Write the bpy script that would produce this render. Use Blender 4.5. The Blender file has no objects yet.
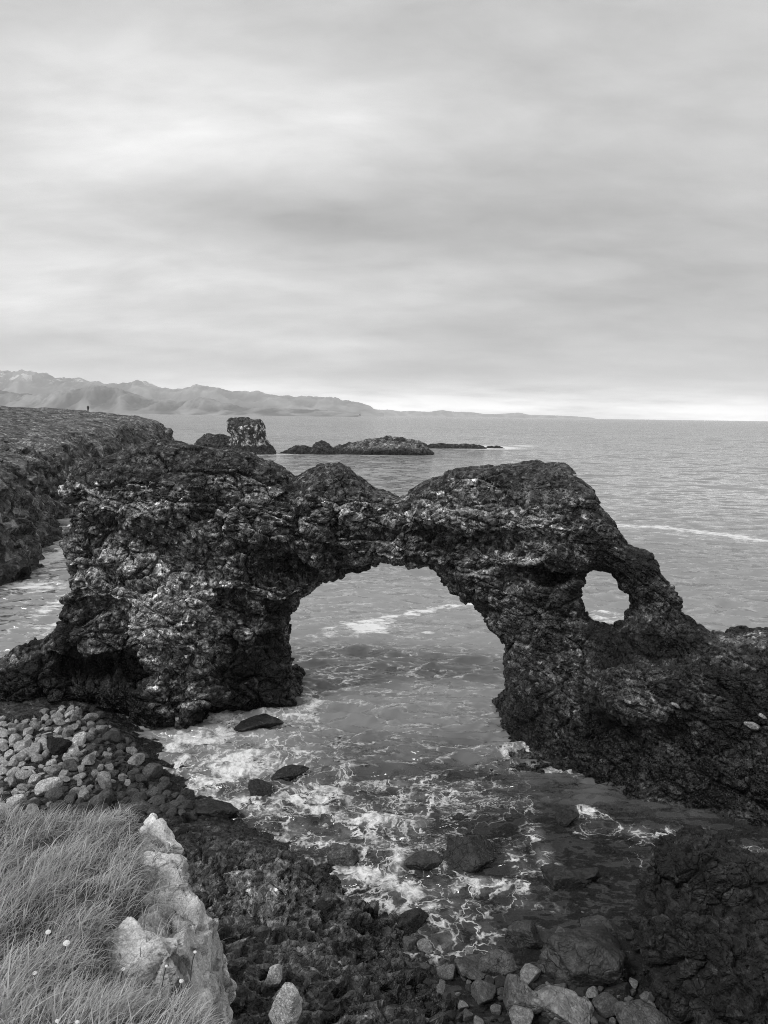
import bpy, bmesh, math, random
import numpy as np
from mathutils import Matrix, Vector
from mathutils.bvhtree import BVHTree

random.seed(11)
RNG = np.random.default_rng(11)
SC = bpy.context.scene
COL = SC.collection
R = math.radians
f32 = np.float32

# ------------------------------------------------------------------ camera
EYE = np.array([0.0, 0.0, 12.0])
PITCH, ROLL, FPX = R(7.17), R(0.78), 769.5
cam = bpy.data.cameras.new('camera')
cam.sensor_fit = 'VERTICAL'
cam.sensor_height = 34.6
cam.sensor_width = 25.95
cam.lens = 34.6 * FPX / 1024
cam.clip_start = 0.05
cam.clip_end = 60000
FW = np.array([0, math.cos(PITCH), -math.sin(PITCH)])
RT0 = np.array([1.0, 0, 0])
UP0 = np.cross(RT0, FW)
RT = math.cos(ROLL) * RT0 + math.sin(ROLL) * UP0
UP = -math.sin(ROLL) * RT0 + math.cos(ROLL) * UP0
cam_ob = bpy.data.objects.new('camera', cam)
COL.objects.link(cam_ob)
M4 = np.eye(4)
M4[:3, 0], M4[:3, 1], M4[:3, 2], M4[:3, 3] = RT, UP, -FW, EYE
cam_ob.matrix_world = Matrix(M4.tolist())
SC.camera = cam_ob
SC.render.resolution_x, SC.render.resolution_y = 768, 1024

# ------------------------------------------------------------------ light
SUN_EL, SUN_AZ = R(48), R(-128)          # azimuth from +Y towards +X: sun behind left shoulder
sd = np.array([math.sin(SUN_AZ) * math.cos(SUN_EL), math.cos(SUN_AZ) * math.cos(SUN_EL), math.sin(SUN_EL)])
sun = bpy.data.lights.new('sun', 'SUN')
sun.energy = 1.5
sun.angle = R(14)
sun.color = (1, 1, 1)
sun_ob = bpy.data.objects.new('sun', sun)
COL.objects.link(sun_ob)
sun_ob.rotation_euler = Vector(sd.tolist()).to_track_quat('Z', 'Y').to_euler()
SC.view_settings.view_transform = 'Standard'
SC.view_settings.look = 'None'
SC.view_settings.exposure = 0.5
SC.view_settings.gamma = 1.0
SC.view_settings.use_curve_mapping = False
SC.cycles.use_denoising = True
SC.cycles.denoising_input_passes = 'RGB_ALBEDO_NORMAL'
SC.cycles.denoising_prefilter = 'NONE'
SC.cycles.filter_width = 1.0
SC.cycles.max_bounces = 5
SC.cycles.diffuse_bounces = 3
SC.cycles.glossy_bounces = 3
SC.cycles.transparent_max_bounces = 8
SC.cycles.volume_bounces = 1
SC.cycles.caustics_reflective = False
SC.cycles.caustics_refractive = False


# ------------------------------------------------------------------ node helper
class NT:
    def __init__(self, tree):
        self.t = tree
        tree.nodes.clear()

    def n(self, kind, **kw):
        nd = self.t.nodes.new(kind)
        for k, v in kw.items():
            if k.startswith('i_'):
                key = k[2:]
                key = int(key) if key.isdigit() else key.replace('_', ' ')
                self.put(nd.inputs[key], v)
            else:
                setattr(nd, k, v)
        return nd

    def put(self, sock, v):
        if isinstance(v, bpy.types.NodeSocket):
            self.t.links.new(v, sock)
        elif isinstance(v, bpy.types.Node):
            self.t.links.new(v.outputs[0], sock)
        else:
            sock.default_value = v

    def math(self, op, a, b=None, c=None, clamp=False):
        nd = self.t.nodes.new('ShaderNodeMath')
        nd.operation = op
        nd.use_clamp = clamp
        for i, v in enumerate((a, b, c)):
            if v is not None:
                self.put(nd.inputs[i], v)
        return nd.outputs[0]

    def vmath(self, op, a, b=None, s=None):
        nd = self.t.nodes.new('ShaderNodeVectorMath')
        nd.operation = op
        self.put(nd.inputs[0], a)
        if b is not None:
            self.put(nd.inputs[1], b)
        if s is not None:
            self.put(nd.inputs['Scale'], s)
        return nd.outputs['Value'] if op in ('DOT_PRODUCT', 'LENGTH', 'DISTANCE') else nd.outputs[0]

    def maprange(self, v, a, b, c, d, smooth=False):
        nd = self.t.nodes.new('ShaderNodeMapRange')
        if smooth:
            nd.interpolation_type = 'SMOOTHSTEP'
        for i, x in enumerate((v, a, b, c, d)):
            self.put(nd.inputs[i], x)
        return nd.outputs[0]

    def noise(self, vec, scale, detail=4, rough=0.55, dist=0.0, out='Fac'):
        nd = self.t.nodes.new('ShaderNodeTexNoise')
        self.put(nd.inputs['Vector'], vec)
        nd.inputs['Scale'].default_value = scale
        nd.inputs['Detail'].default_value = detail
        nd.inputs['Roughness'].default_value = rough
        nd.inputs['Distortion'].default_value = dist
        return nd.outputs[out]

    def attr(self, name):
        nd = self.t.nodes.new('ShaderNodeAttribute')
        nd.attribute_name = name
        return nd.outputs['Fac']

    def grey(self, v):
        nd = self.t.nodes.new('ShaderNodeCombineColor')
        for i in range(3):
            self.put(nd.inputs[i], v)
        return nd.outputs[0]


def material(name):
    m = bpy.data.materials.new(name)
    m.use_nodes = True
    return m, NT(m.node_tree)


# ------------------------------------------------------------------ pixel helpers
def ray(px, py):
    return FW + RT * ((px - 384) / FPX) + UP * ((512 - py) / FPX)


def at_z(px, py, z=0.0):
    d = ray(px, py)
    return EYE + d * ((z - EYE[2]) / d[2])


def at_y(px, py, y):
    d = ray(px, py)
    return EYE + d * (y / d[1])


# ------------------------------------------------------------------ world: overcast sky
def dirv(px, py):
    d = ray(px, py)
    return d / np.linalg.norm(d)


world = bpy.data.worlds.new('World')
SC.world = world
world.use_nodes = True
w = NT(world.node_tree)
tc = w.n('ShaderNodeTexCoord')
vec = tc.outputs['Generated']
sep = w.n('ShaderNodeSeparateXYZ', i_0=vec)
X_, Y_, Z_ = sep.outputs
zc = w.math('MAXIMUM', Z_, 0.0)
# nishita daylight, taken to grey
sky = w.n('ShaderNodeTexSky', sky_type='NISHITA', sun_disc=False)
sky.sun_elevation = SUN_EL
sky.sun_rotation = SUN_AZ
bw = w.n('ShaderNodeRGBToBW', i_0=sky.outputs[0]).outputs[0]
clear = w.math('MULTIPLY', bw, 0.08)
# cloud deck: project the direction on to a flat layer
den = w.math('ADD', zc, 0.24)
pu = w.math('DIVIDE', X_, den)
pv = w.math('DIVIDE', Y_, den)
cp = w.n('ShaderNodeCombineXYZ', i_0=pu, i_1=pv, i_2=0.0).outputs[0]
rot = w.n('ShaderNodeMapping', i_Vector=cp)
rot.inputs['Rotation'].default_value = (0, 0, R(32))
rot.inputs['Scale'].default_value = (0.55, 1.0, 1.0)
n1 = w.noise(rot.outputs[0], 1.1, 5, 0.5, 0.4)
n2 = w.noise(rot.outputs[0], 3.2, 7, 0.55, 0.35)
n3 = w.noise(cp, 0.45, 2, 0.5)
n4 = w.noise(rot.outputs[0], 8.0, 6, 0.6, 0.3)
cl = w.math('ADD', w.math('MULTIPLY', n1, 0.62), w.math('ADD', w.math('ADD', w.math('MULTIPLY', n2, 0.46), w.math('MULTIPLY', w.math('SUBTRACT', n4, 0.5), 0.22)), w.math('MULTIPLY', n3, 0.30)))
dens = w.maprange(cl, 0.50, 0.86, 0.0, 1.0)
base = w.math('SUBTRACT', 0.70, w.math('MULTIPLY', dens, 0.36))


def lobe(val, px, py, sx, sy, amp):
    """bright or dark region of the cloud deck: an elliptic soft lobe round one sky direction, broken up by the cloud noise"""
    d = dirv(px, py)
    r = np.cross(d, [0, 0, 1]); r /= np.linalg.norm(r)
    u = np.cross(r, d)
    a = w.math('DIVIDE', w.vmath('DOT_PRODUCT', vec, tuple(r)), sx / FPX)
    b = w.math('DIVIDE', w.vmath('DOT_PRODUCT', vec, tuple(u)), sy / FPX)
    q = w.math('ADD', w.math('MULTIPLY', a, a), w.math('MULTIPLY', b, b))
    q = w.math('ADD', q, w.math('MULTIPLY', w.math('SUBTRACT', n2, 0.5), 2.6))
    q = w.math('ADD', q, w.math('MULTIPLY', w.math('SUBTRACT', n1, 0.5), 2.6))
    g = w.math('MULTIPLY', w.math('POWER', 2.718, w.math('MULTIPLY', q, -1.0)), amp)
    front = w.math('GREATER_THAN', w.vmath('DOT_PRODUCT', vec, tuple(d)), 0.0)
    return w.math('ADD', val, w.math('MULTIPLY', w.math('MINIMUM', g, abs(amp) * 1.6) if amp > 0 else w.math('MAXIMUM', g, amp * 1.6), front))


LOBES = [(20, 120, 170, 110, 0.05), (320, 125, 150, 50, 0.03), (120, 285, 200, 45, 0.12), (430, 285, 80, 25, 0.09), (60, 150, 90, 60, 0.06), (330, 130, 110, 40, 0.05), (150, 340, 200, 22, 0.07),
         (580, 265, 50, 20, 0.06), (240, 365, 260, 26, 0.08), (600, 310, 260, 80, -0.08), (470, 220, 240, 40, -0.10), (300, 235, 120, 22, -0.06), (250, 205, 130, 22, -0.09),
         (330, 20, 320, 70, -0.05), (640, 130, 190, 90, -0.05), (230, 320, 60, 12, -0.07)]
v = base
for L in LOBES:
    v = lobe(v, *L)
# bright gap below the deck along the horizon
gap = w.maprange(Z_, 0.004, 0.062, 1.0, 0.0, True)
gapm = w.n('ShaderNodeMapping', i_Vector=vec)
gapm.inputs['Scale'].default_value = (1, 1, 9)
gapn = w.maprange(w.noise(gapm.outputs[0], 5.0, 5, 0.6), 0.33, 0.58, 0.25, 1.0)
hz = w.math('MULTIPLY', w.math('MULTIPLY', gap, gapn), 1.15)
v = w.math('ADD', v, hz)
v = w.math('ADD', w.math('MULTIPLY', v, 0.86), w.math('MULTIPLY', clear, 0.03))
below = w.maprange(Z_, -0.02, -0.002, 0.12, 1.0)
v = w.math('MULTIPLY', v, below)
bg = w.n('ShaderNodeBackground', i_Color=w.grey(v), i_Strength=1.0)
out = w.n('ShaderNodeOutputWorld', i_Surface=bg.outputs[0])

# ------------------------------------------------------------------ numpy noise
u32 = np.uint32


def hsh(ix, iy, iz, seed=0):
    h = ix.astype(u32) * u32(0x8da6b343) ^ iy.astype(u32) * u32(0xd8163841) ^ iz.astype(u32) * u32(0xcb1ab31f)
    h = h ^ u32((seed * 0x9E3779B1 + 0x7f4a7c15) & 0xffffffff)
    h ^= h >> u32(15); h *= u32(0x85ebca6b); h ^= h >> u32(13); h *= u32(0xc2b2ae35); h ^= h >> u32(16)
    return h


def hf(h, k):
    """k-th float in 0..1 from a hash"""
    g = h * u32((0x9E3779B1 + 2 * k * 0x632be5ab) & 0xffffffff | 1)
    g ^= g >> u32(15); g *= u32(0x2c1b3c6d); g ^= g >> u32(12)
    return (g & u32(0xffffff)).astype(f32) / f32(16777216)


_G = np.array([[1, 1, 0], [-1, 1, 0], [1, -1, 0], [-1, -1, 0], [1, 0, 1], [-1, 0, 1], [1, 0, -1], [-1, 0, -1],
               [0, 1, 1], [0, -1, 1], [0, 1, -1], [0, -1, -1], [1, 1, 0], [-1, 1, 0], [0, -1, 1], [0, -1, -1]], f32)


def perlin(P, seed=0):
    I = np.floor(P).astype(np.int64)
    Fr = (P - I).astype(f32)
    U = Fr * Fr * Fr * (Fr * (Fr * 6 - 15) + 10)
    res = []
    for dx in (0, 1):
        for dy in (0, 1):
            for dz in (0, 1):
                h = hsh(I[:, 0] + dx, I[:, 1] + dy, I[:, 2] + dz, seed) & u32(15)
                g = _G[h]
                res.append(g[:, 0] * (Fr[:, 0] - dx) + g[:, 1] * (Fr[:, 1] - dy) + g[:, 2] * (Fr[:, 2] - dz))
    ux, uy, uz = U[:, 0], U[:, 1], U[:, 2]
    L = lambda a, b, t: a + (b - a) * t
    return L(L(L(res[0], res[1], uz), L(res[2], res[3], uz), uy), L(L(res[4], res[5], uz), L(res[6], res[7], uz), uy), ux)


def fbm(P, scale, octs=4, gain=0.5, seed=0):
    s, a, tot = np.zeros(len(P), f32), 1.0, 0
    Q = P / scale
    for o in range(octs):
        s += a * perlin(Q + 17.3 * o, seed + o)
        tot += a
        a *= gain
        Q = Q * 2.03
    return s / tot * 1.6


def ridged(P, scale, octs=4, gain=0.5, seed=0):
    s, a, tot = np.zeros(len(P), f32), 1.0, 0
    Q = P / scale
    for o in range(octs):
        s += a * (1 - np.abs(perlin(Q + 9.1 * o, seed + o)) * 2)
        tot += a
        a *= gain
        Q = Q * 2.05
    return s / tot


def worley(P, seed=0):
    I = np.floor(P).astype(np.int64)
    N = len(P)
    F1 = np.full(N, 9, f32); F2 = np.full(N, 9, f32)
    H = np.zeros(N, u32); V = np.zeros((N, 3), f32)
    Fr = (P - I).astype(f32)
    for dx in (-1, 0, 1):
        for dy in (-1, 0, 1):
            for dz in (-1, 0, 1):
                h = hsh(I[:, 0] + dx, I[:, 1] + dy, I[:, 2] + dz, seed)
                vx = Fr[:, 0] - dx - (0.1 + 0.8 * hf(h, 1))
                vy = Fr[:, 1] - dy - (0.1 + 0.8 * hf(h, 2))
                vz = Fr[:, 2] - dz - (0.1 + 0.8 * hf(h, 3))
                d = np.sqrt(vx * vx + vy * vy + vz * vz)
                lt = d < F1
                F2 = np.where(lt, F1, np.minimum(F2, d))
                F1 = np.where(lt, d, F1)
                H = np.where(lt, h, H)
                V[lt, 0] = vx[lt]; V[lt, 1] = vy[lt]; V[lt, 2] = vz[lt]
    return F1, F2, H, V


def rotm(ax, ay, az):
    cx, sx, cy, sy, cz, sz = math.cos(ax), math.sin(ax), math.cos(ay), math.sin(ay), math.cos(az), math.sin(az)
    return (np.array([[cz, -sz, 0], [sz, cz, 0], [0, 0, 1]]) @ np.array([[cy, 0, sy], [0, 1, 0], [-sy, 0, cy]])
            @ np.array([[1, 0, 0], [0, cx, -sx], [0, sx, cx]]))


def blocks(P, scale, seed, aniso=(1, 1, 1), rot=None, warp=0.35, tilt=0.9, crack=0.5, crackw=0.07):
    """faceted rubble: every cell is a block pushed in or out, with its own tilt and a joint round it. Returns displacement (in cell
    sizes) and a random value per block"""
    Q = P if rot is None else P @ rot.astype(f32)
    Q = Q * (np.array(aniso, f32) / scale)
    wv = np.stack([perlin(Q * 0.7 + 5.1 * k, seed + 31 + k) for k in range(3)], 1)
    F1, F2, H, V = worley(Q + warp * wv, seed)
    t = np.stack([hf(H, 4), hf(H, 5), hf(H, 6)], 1) * 2 - 1
    d = (hf(H, 7) - 0.5) * 0.9 + tilt * 0.6 * np.sum(t * V, 1) - crack * np.exp(-(F2 - F1) / crackw)
    return d.astype(f32), hf(H, 8)


def smooth(x, a, b):
    t = np.clip((x - a) / (b - a), 0, 1)
    return t * t * (3 - 2 * t)


# ------------------------------------------------------------------ mesh helpers
def link_mesh(name, V, F, mat=None, attrs=None, flat=True, parent=None):
    V = np.asarray(V, f32)
    F = np.asarray(F, np.int32)
    me = bpy.data.meshes.new(name)
    k = F.shape[1]
    me.vertices.add(len(V)); me.vertices.foreach_set('co', V.ravel())
    me.loops.add(F.size); me.loops.foreach_set('vertex_index', F.ravel())
    me.polygons.add(len(F)); me.polygons.foreach_set('loop_start', np.arange(0, F.size, k, dtype=np.int32))
    me.polygons.foreach_set('use_smooth', np.full(len(F), not flat))
    me.update(calc_edges=True)
    for a, val in (attrs or {}).items():
        at = me.attributes.new(a, 'FLOAT', 'POINT')
        at.data.foreach_set('value', np.asarray(val, f32))
    if mat:
        me.materials.append(mat)
    o = bpy.data.objects.new(name, me)
    COL.objects.link(o)
    if parent:
        o.parent = parent
    return o


def tag(o, label, cat, group=None):
    o['label'] = label; o['category'] = cat
    if group:
        o['group'] = group
    return o


def struct(o, kind='structure', label=None):
    o['kind'] = kind
    if label:
        o['label'] = label
    return o


def normals(V, F):
    n = np.cross(V[F[:, 2]] - V[F[:, 0]], (V[F[:, 3]] if F.shape[1] == 4 else V[F[:, 1]]) - V[F[:, 1 if F.shape[1] == 4 else 0]])
    if F.shape[1] == 3:
        n = np.cross(V[F[:, 1]] - V[F[:, 0]], V[F[:, 2]] - V[F[:, 0]])
    N = np.zeros_like(V)
    for c in range(3):
        acc = 0
        for j in range(F.shape[1]):
            acc = acc + np.bincount(F[:, j], weights=n[:, c], minlength=len(V))
        N[:, c] = acc
    return N / (np.linalg.norm(N, axis=1, keepdims=True) + 1e-9)


def surfnet(F, org, vox):
    S = F < 0
    nx, ny, nz = F.shape
    c = np.zeros((nx - 1, ny - 1, nz - 1), np.uint8)
    for a in (0, 1):
        for b in (0, 1):
            for d in (0, 1):
                c += S[a:nx - 1 + a, b:ny - 1 + b, d:nz - 1 + d]
    act = (c > 0) & (c < 8)
    A = np.argwhere(act)
    idx = np.full(act.shape, -1, np.int32)
    idx[act] = np.arange(len(A), dtype=np.int32)
    s = np.zeros((len(A), 3)); cnt = np.zeros(len(A))
    cor = [(a, b, d) for a in (0, 1) for b in (0, 1) for d in (0, 1)]
    val = {q: F[A[:, 0] + q[0], A[:, 1] + q[1], A[:, 2] + q[2]] for q in cor}
    for p in cor:
        for ax in range(3):
            if p[ax] == 0:
                q = list(p); q[ax] = 1; q = tuple(q)
                fa, fb = val[p], val[q]
                cr = (fa < 0) != (fb < 0)
                t = np.where(cr, fa / (fa - fb + 1e-12), 0)
                for k in range(3):
                    s[:, k] += np.where(cr, p[k] + (t if k == ax else 0), 0)
                cnt += cr
    V = (A + s / cnt[:, None]) * vox + np.asarray(org)
    Q = []
    for ax in range(3):
        o1, o2 = (ax + 1) % 3, (ax + 2) % 3
        sl0 = [slice(None)] * 3; sl1 = [slice(None)] * 3
        sl0[ax] = slice(0, -1); sl1[ax] = slice(1, None)
        sl0[o1] = sl1[o1] = slice(1, -1); sl0[o2] = sl1[o2] = slice(1, -1)
        a, b = S[tuple(sl0)], S[tuple(sl1)]
        E = np.argwhere(a != b)
        if len(E) == 0:
            continue
        ins = a[a != b]
        E[:, o1] += 1; E[:, o2] += 1

        def cell(d1, d2):
            e = E.copy(); e[:, o1] += d1; e[:, o2] += d2
            return idx[e[:, 0], e[:, 1], e[:, 2]]
        q = np.stack([cell(-1, -1), cell(0, -1), cell(0, 0), cell(-1, 0)], 1)
        q[~ins] = q[~ins][:, ::-1]
        Q.append(q)
    return V.astype(f32), np.concatenate(Q).astype(np.int32)


def subdiv(V, F):
    n = len(V)
    e = np.concatenate([F[:, [0, 1]], F[:, [1, 2]], F[:, [2, 3]], F[:, [3, 0]]])
    e.sort(axis=1)
    key = e[:, 0].astype(np.int64) * n + e[:, 1]
    uq, inv = np.unique(key, return_inverse=True)
    a, b = uq // n, uq % n
    mid = (V[a] + V[b]) / 2
    fc = V[F].mean(1)
    m = len(F)
    E = [n + inv[i * m:(i + 1) * m] for i in range(4)]
    C = n + len(uq) + np.arange(m)
    NF = np.concatenate([np.stack([F[:, 0], E[0], C, E[3]], 1), np.stack([F[:, 1], E[1], C, E[0]], 1),
                         np.stack([F[:, 2], E[2], C, E[1]], 1), np.stack([F[:, 3], E[3], C, E[2]], 1)])
    return np.concatenate([V, mid, fc]).astype(f32), NF.astype(np.int32)


def sd_poly(x, y, poly):
    """signed distance to a closed polygon, negative inside"""
    P = np.asarray(poly, float)
    d = np.full(x.shape, 1e9); ins = np.zeros(x.shape, bool)
    for i in range(len(P)):
        ax, ay = P[i]; bx, by = P[i - 1]
        ex, ey = bx - ax, by - ay
        wx, wy = x - ax, y - ay
        t = np.clip((wx * ex + wy * ey) / (ex * ex + ey * ey + 1e-12), 0, 1)
        d = np.minimum(d, (wx - ex * t) ** 2 + (wy - ey * t) ** 2)
        c = (ay > y) != (by > y)
        ins ^= c & (x < ex * (y - ay) / (ey if abs(ey) > 1e-9 else 1e-9) + ax)
    d = np.sqrt(d)
    return np.where(ins, -d, d)


def grid(lo, hi, vox):
    ax = [np.arange(lo[k], hi[k] + vox, vox) for k in range(3)]
    return ax, np.array(lo, float)


def smin(a, b, k):
    h = np.clip(0.5 + 0.5 * (b - a) / k, 0, 1)
    return b + (a - b) * h - k * h * (1 - h)


def smax(a, b, k):
    return -smin(-a, -b, k)


def band_noise(F, ax, width, fn):
    m = np.abs(F) < width
    ii = np.argwhere(m)
    P = np.stack([ax[0][ii[:, 0]], ax[1][ii[:, 1]], ax[2][ii[:, 2]]], 1).astype(f32)
    F[m] += fn(P)
    return F


def drop_islands(V, F):
    """keep only the largest connected piece"""
    lab = np.arange(len(V))
    while True:
        m = lab[F].min(1)
        new = lab.copy()
        for j in range(4):
            np.minimum.at(new, F[:, j], m)
        new = new[new]
        if (new == lab).all():
            break
        lab = new
    u, c = np.unique(lab, return_counts=True)
    keep = lab == u[np.argmax(c)]
    mp = np.cumsum(keep) - 1
    return V[keep], mp[F[keep[F].all(1)]].astype(np.int32)


# ------------------------------------------------------------------ materials
def rock_material(name, bump=0.5, fine=14.0, spot=0.5, frag=0.5, facet=1.0):
    m, t = material(name)
    co = t.n('ShaderNodeTexCoord').outputs['Object']
    tone = t.attr('tone'); wet = t.attr('wet')
    a = t.noise(co, fine * 0.35, 6, 0.62)
    b = t.noise(co, fine * 2.2, 5, 0.6)
    k = t.math('MULTIPLY', t.maprange(a, 0.3, 0.7, 1 - spot, 1 + spot), t.maprange(b, 0.32, 0.68, 0.7, 1.35))
    col = t.math('MULTIPLY', tone, k)
    vor = t.n('ShaderNodeTexVoronoi', feature='DISTANCE_TO_EDGE', i_Vector=t.vmath('ADD', co, t.vmath('SCALE', t.noise(co, fine * 0.3, 3, out='Color'), s=0.5)), i_Scale=fine * 0.35)
    crk = t.maprange(vor.outputs['Distance'], 0.0, 0.09, 0.0, 1.0)
    h = t.math('ADD', t.math('MULTIPLY', a, 0.7), t.math('ADD', t.math('MULTIPLY', b, 0.35), t.math('MULTIPLY', crk, 0.22)))
    # angular fragments: every cell has its own tint and its own facing
    cw = t.vmath('ADD', co, t.vmath('SCALE', t.noise(co, fine * 0.5, 3, out='Color'), s=1.6 / fine))
    nsum = None
    for sc_, am_ in ((0.55, 0.75), (1.25, 0.65)):
        vc = t.n('ShaderNodeTexVoronoi', i_Vector=cw, i_Scale=fine * sc_)
        sp_ = t.n('ShaderNodeSeparateColor', i_0=vc.outputs['Color'])
        cell_tint = t.math('ADD', t.maprange(sp_.outputs[0], 0, 1, 1 - frag, 1.0 + 0.25 * frag), t.maprange(sp_.outputs[1], 0.78, 1.0, 0.0, 1.5 * frag))
        col = t.math('MULTIPLY', col, cell_tint)
        nv = t.vmath('SCALE', t.vmath('SUBTRACT', vc.outputs['Color'], (0.5, 0.5, 0.5)), s=am_ * facet)
        nsum = nv if nsum is None else t.vmath('ADD', nsum, nv)
    geo = t.n('ShaderNodeNewGeometry')
    nb = t.vmath('NORMALIZE', t.vmath('ADD', geo.outputs['Normal'], nsum))
    bp = t.n('ShaderNodeBump', i_Height=h, i_Strength=bump, i_Distance=1.2 / fine, i_Normal=nb)
    rough = t.maprange(wet, 0, 1, 0.92, 0.28)
    p = t.n('ShaderNodeBsdfPrincipled', i_Base_Color=t.grey(col), i_Roughness=rough, i_Normal=bp.outputs[0])
    p.inputs['Specular IOR Level'].default_value = 0.35
    t.n('ShaderNodeOutputMaterial', i_Surface=p.outputs[0])
    return m


M_ROCK = rock_material('basalt', 0.9, 9.0, 0.6, 0.8, 0.8)
M_SHORE = rock_material('shore_basalt', 0.9, 10.0, 0.6, 0.6, 0.6)
M_STONE = rock_material('beach_stone', 0.7, 16.0, 0.5, 0.25, 0.4)
M_PALE = rock_material('pale_lichen_rock', 0.5, 30.0, 0.25, 0.12, 0.3)
M_FAR = rock_material('far_basalt', 0.8, 2.4, 0.6, 0.7, 1.1)

M_BOULDER = rock_material('wet_boulder', 0.7, 9.0, 0.5, 0.3, 0.4)
# ------------------------------------------------------------------ haze is added after the scene (see the end)


# ------------------------------------------------------------------ ROCK ARCH
def build_arch():
    vox = 0.085
    ax, org = grid((-22, 19.5, -0.9), (21, 35.5, 11.6), vox)
    xs, ys, zs = ax

    def yc_of(x):
        return np.interp(x, [-22, -13, -6.5, -3, 0, 4, 6, 10, 16, 22], [30.4, 31.0, 32.2, 32.4, 31.6, 30.3, 29.6, 28.2, 25.8, 24.5])

    def on_plane(px, py):
        y = 30.0
        for _ in range(6):
            p = at_y(px, py, y)
            y = float(yc_of(p[0]))
        return p[0], p[2]

    outer = [(-160, 735), (-80, 698), (0, 664), (34, 644), (64, 628), (78, 606), (82, 576), (78, 552), (73, 528), (73, 505), (67, 487), (73, 468),
             (84, 463), (107, 458), (128, 451), (145, 446), (170, 441), (190, 443), (208, 446), (230, 446), (250, 452), (265, 461), (281, 467), (295, 477),
             (306, 473), (320, 465), (338, 463), (352, 467), (366, 475), (375, 488), (389, 495), (404, 498), (416, 488), (437, 475), (450, 471), (469, 468), (499, 463), (534, 464),
             (564, 469), (584, 477), (595, 485), (599, 502), (609, 515), (615, 532), (634, 544), (646, 555), (651, 570), (664, 585), (684, 605),
             (704, 622), (726, 632), (745, 629), (768, 627), (820, 622), (880, 640), (960, 700)]
    op = [on_plane(*p) for p in outer]
    op = [(op[0][0], -2.5)] + op + [(op[-1][0] + 1.0, -2.5)]
    hole = [(384, 561), (368, 568), (348, 573), (338, 580), (326, 583), (308, 591), (294, 608), (286, 631), (284, 654), (287, 670), (289, 681), (297, 683), (299, 700), (298, 715)]
    hole_r = [(409, 569), (434, 571), (449, 582), (469, 597), (486, 611), (495, 625), (504, 640), (507, 670), (503, 695), (495, 715), (495, 732), (499, 750)]
    hp = [on_plane(*p) for p in hole][::-1] + [on_plane(*p) for p in hole_r]
    hp = [(hp[0][0], -2.5)] + hp + [(hp[-1][0], -2.5)]
    win = [(580, 592), (580, 577), (591, 568), (607, 569), (617, 579), (624, 592), (627, 605), (621, 617), (608, 621), (593, 617), (583, 607)]
    wp = [on_plane(*p) for p in win]
    gx, gz = np.meshgrid(xs, zs, indexing='ij')
    # uneven outline
    PP = np.stack([gx.ravel(), np.full(gx.size, 3.3), gz.ravel()], 1).astype(f32)
    wob = (0.13 * fbm(PP, 1.3, 3, seed=5)).reshape(gx.shape)
    d2 = sd_poly(gx, gz, op)
    dh = sd_poly(gx, gz, hp)
    dw = sd_poly(gx, gz, wp)
    d2 = np.maximum(d2, -dh) + wob
    d2 = np.maximum(d2, -(dw + 0.4 * wob))
    # thickness towards the viewer and away from him
    tf0 = np.interp(gx, [-22, -12, -9, -4, 0, 4, 6, 10, 16, 22], [1.2, 1.5, 2.0, 2.0, 1.5, 1.7, 1.5, 1.2, 1.3, 1.5])
    slope = np.interp(gx, [-22, -12, -9, -4, 2, 5, 8, 12, 22], [0.1, 0.12, 0.08, 0.04, 0.03, 0.14, 0.46, 0.56, 0.52])
    tf = tf0 + slope * np.maximum(0, 7.5 - gz) + np.interp(gx, [2, 5, 8, 22], [0, 0.25, 0.35, 0.2]) * np.maximum(0, 1.8 - gz)
    tb = np.interp(gx, [-22, -10, 0, 5, 8, 22], [1.5, 2.6, 1.5, 1.8, 1.2, 2.0]) + 0.06 * np.maximum(0, 7 - gz)
    nearw = np.exp(-np.maximum(dw, 0) / 0.9)
    tf = tf * (1 - 0.35 * nearw); tb = tb * (1 - 0.6 * nearw)
    yc = yc_of(gx) + (tb - tf) / 2
    T = (tb + tf) / 2
    r = np.clip(T * 0.75, 0.6, 1.5)
    a = d2 + r
    q = np.abs(ys[None, None, :] - yc[:, :, None]) - T[:, :, None] + r[:, :, None]
    aa = a[:, :, None]
    F = (np.minimum(np.maximum(aa, q), 0) + np.sqrt(np.maximum(aa, 0) ** 2 + np.maximum(q, 0) ** 2) - r[:, :, None]).astype(f32)
    F = np.ascontiguousarray(F.transpose(0, 2, 1))          # x, y, z

    def blob(px, py, y, rx, ry, rz, k, sign=1):
        nonlocal F
        c = at_y(px, py, y)
        lo = [np.searchsorted(A, c[i] - 2.2 * (rx, ry, rz)[i] - k) for i, A in enumerate(ax)]
        hi = [np.searchsorted(A, c[i] + 2.2 * (rx, ry, rz)[i] + k) for i, A in enumerate(ax)]
        s = tuple(slice(l, h) for l, h in zip(lo, hi))
        X = (xs[s[0]] - c[0])[:, None, None]; Y = (ys[s[1]] - c[1])[None, :, None]; Z = (zs[s[2]] - c[2])[None, None, :]
        e = np.sqrt((X / rx) ** 2 + (Y / ry) ** 2 + (Z / rz) ** 2)
        d = ((e - 1) * min(rx, ry, rz)).astype(f32)
        F[s] = smin(F[s], d, k) if sign > 0 else smax(F[s], -d, k)
    # buttress of loose rubble on the left leg, bulges and ledges on the faces
    blob(175, 640, 29.2, 1.7, 1.7, 2.6, 0.9)
    blob(165, 700, 29.0, 1.5, 1.5, 1.5, 0.8)
    blob(110, 585, 29.8, 1.4, 1.2, 1.1, 0.7)
    blob(150, 500, 30.0, 2.4, 1.1, 1.0, 0.8)
    blob(250, 520, 30.4, 1.6, 1.0, 0.8, 0.7)
    blob(330, 510, 30.6, 1.3, 0.8, 1.0, 0.6)
    blob(500, 520, 28.7, 2.6, 1.0, 0.7, 0.7)
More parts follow.
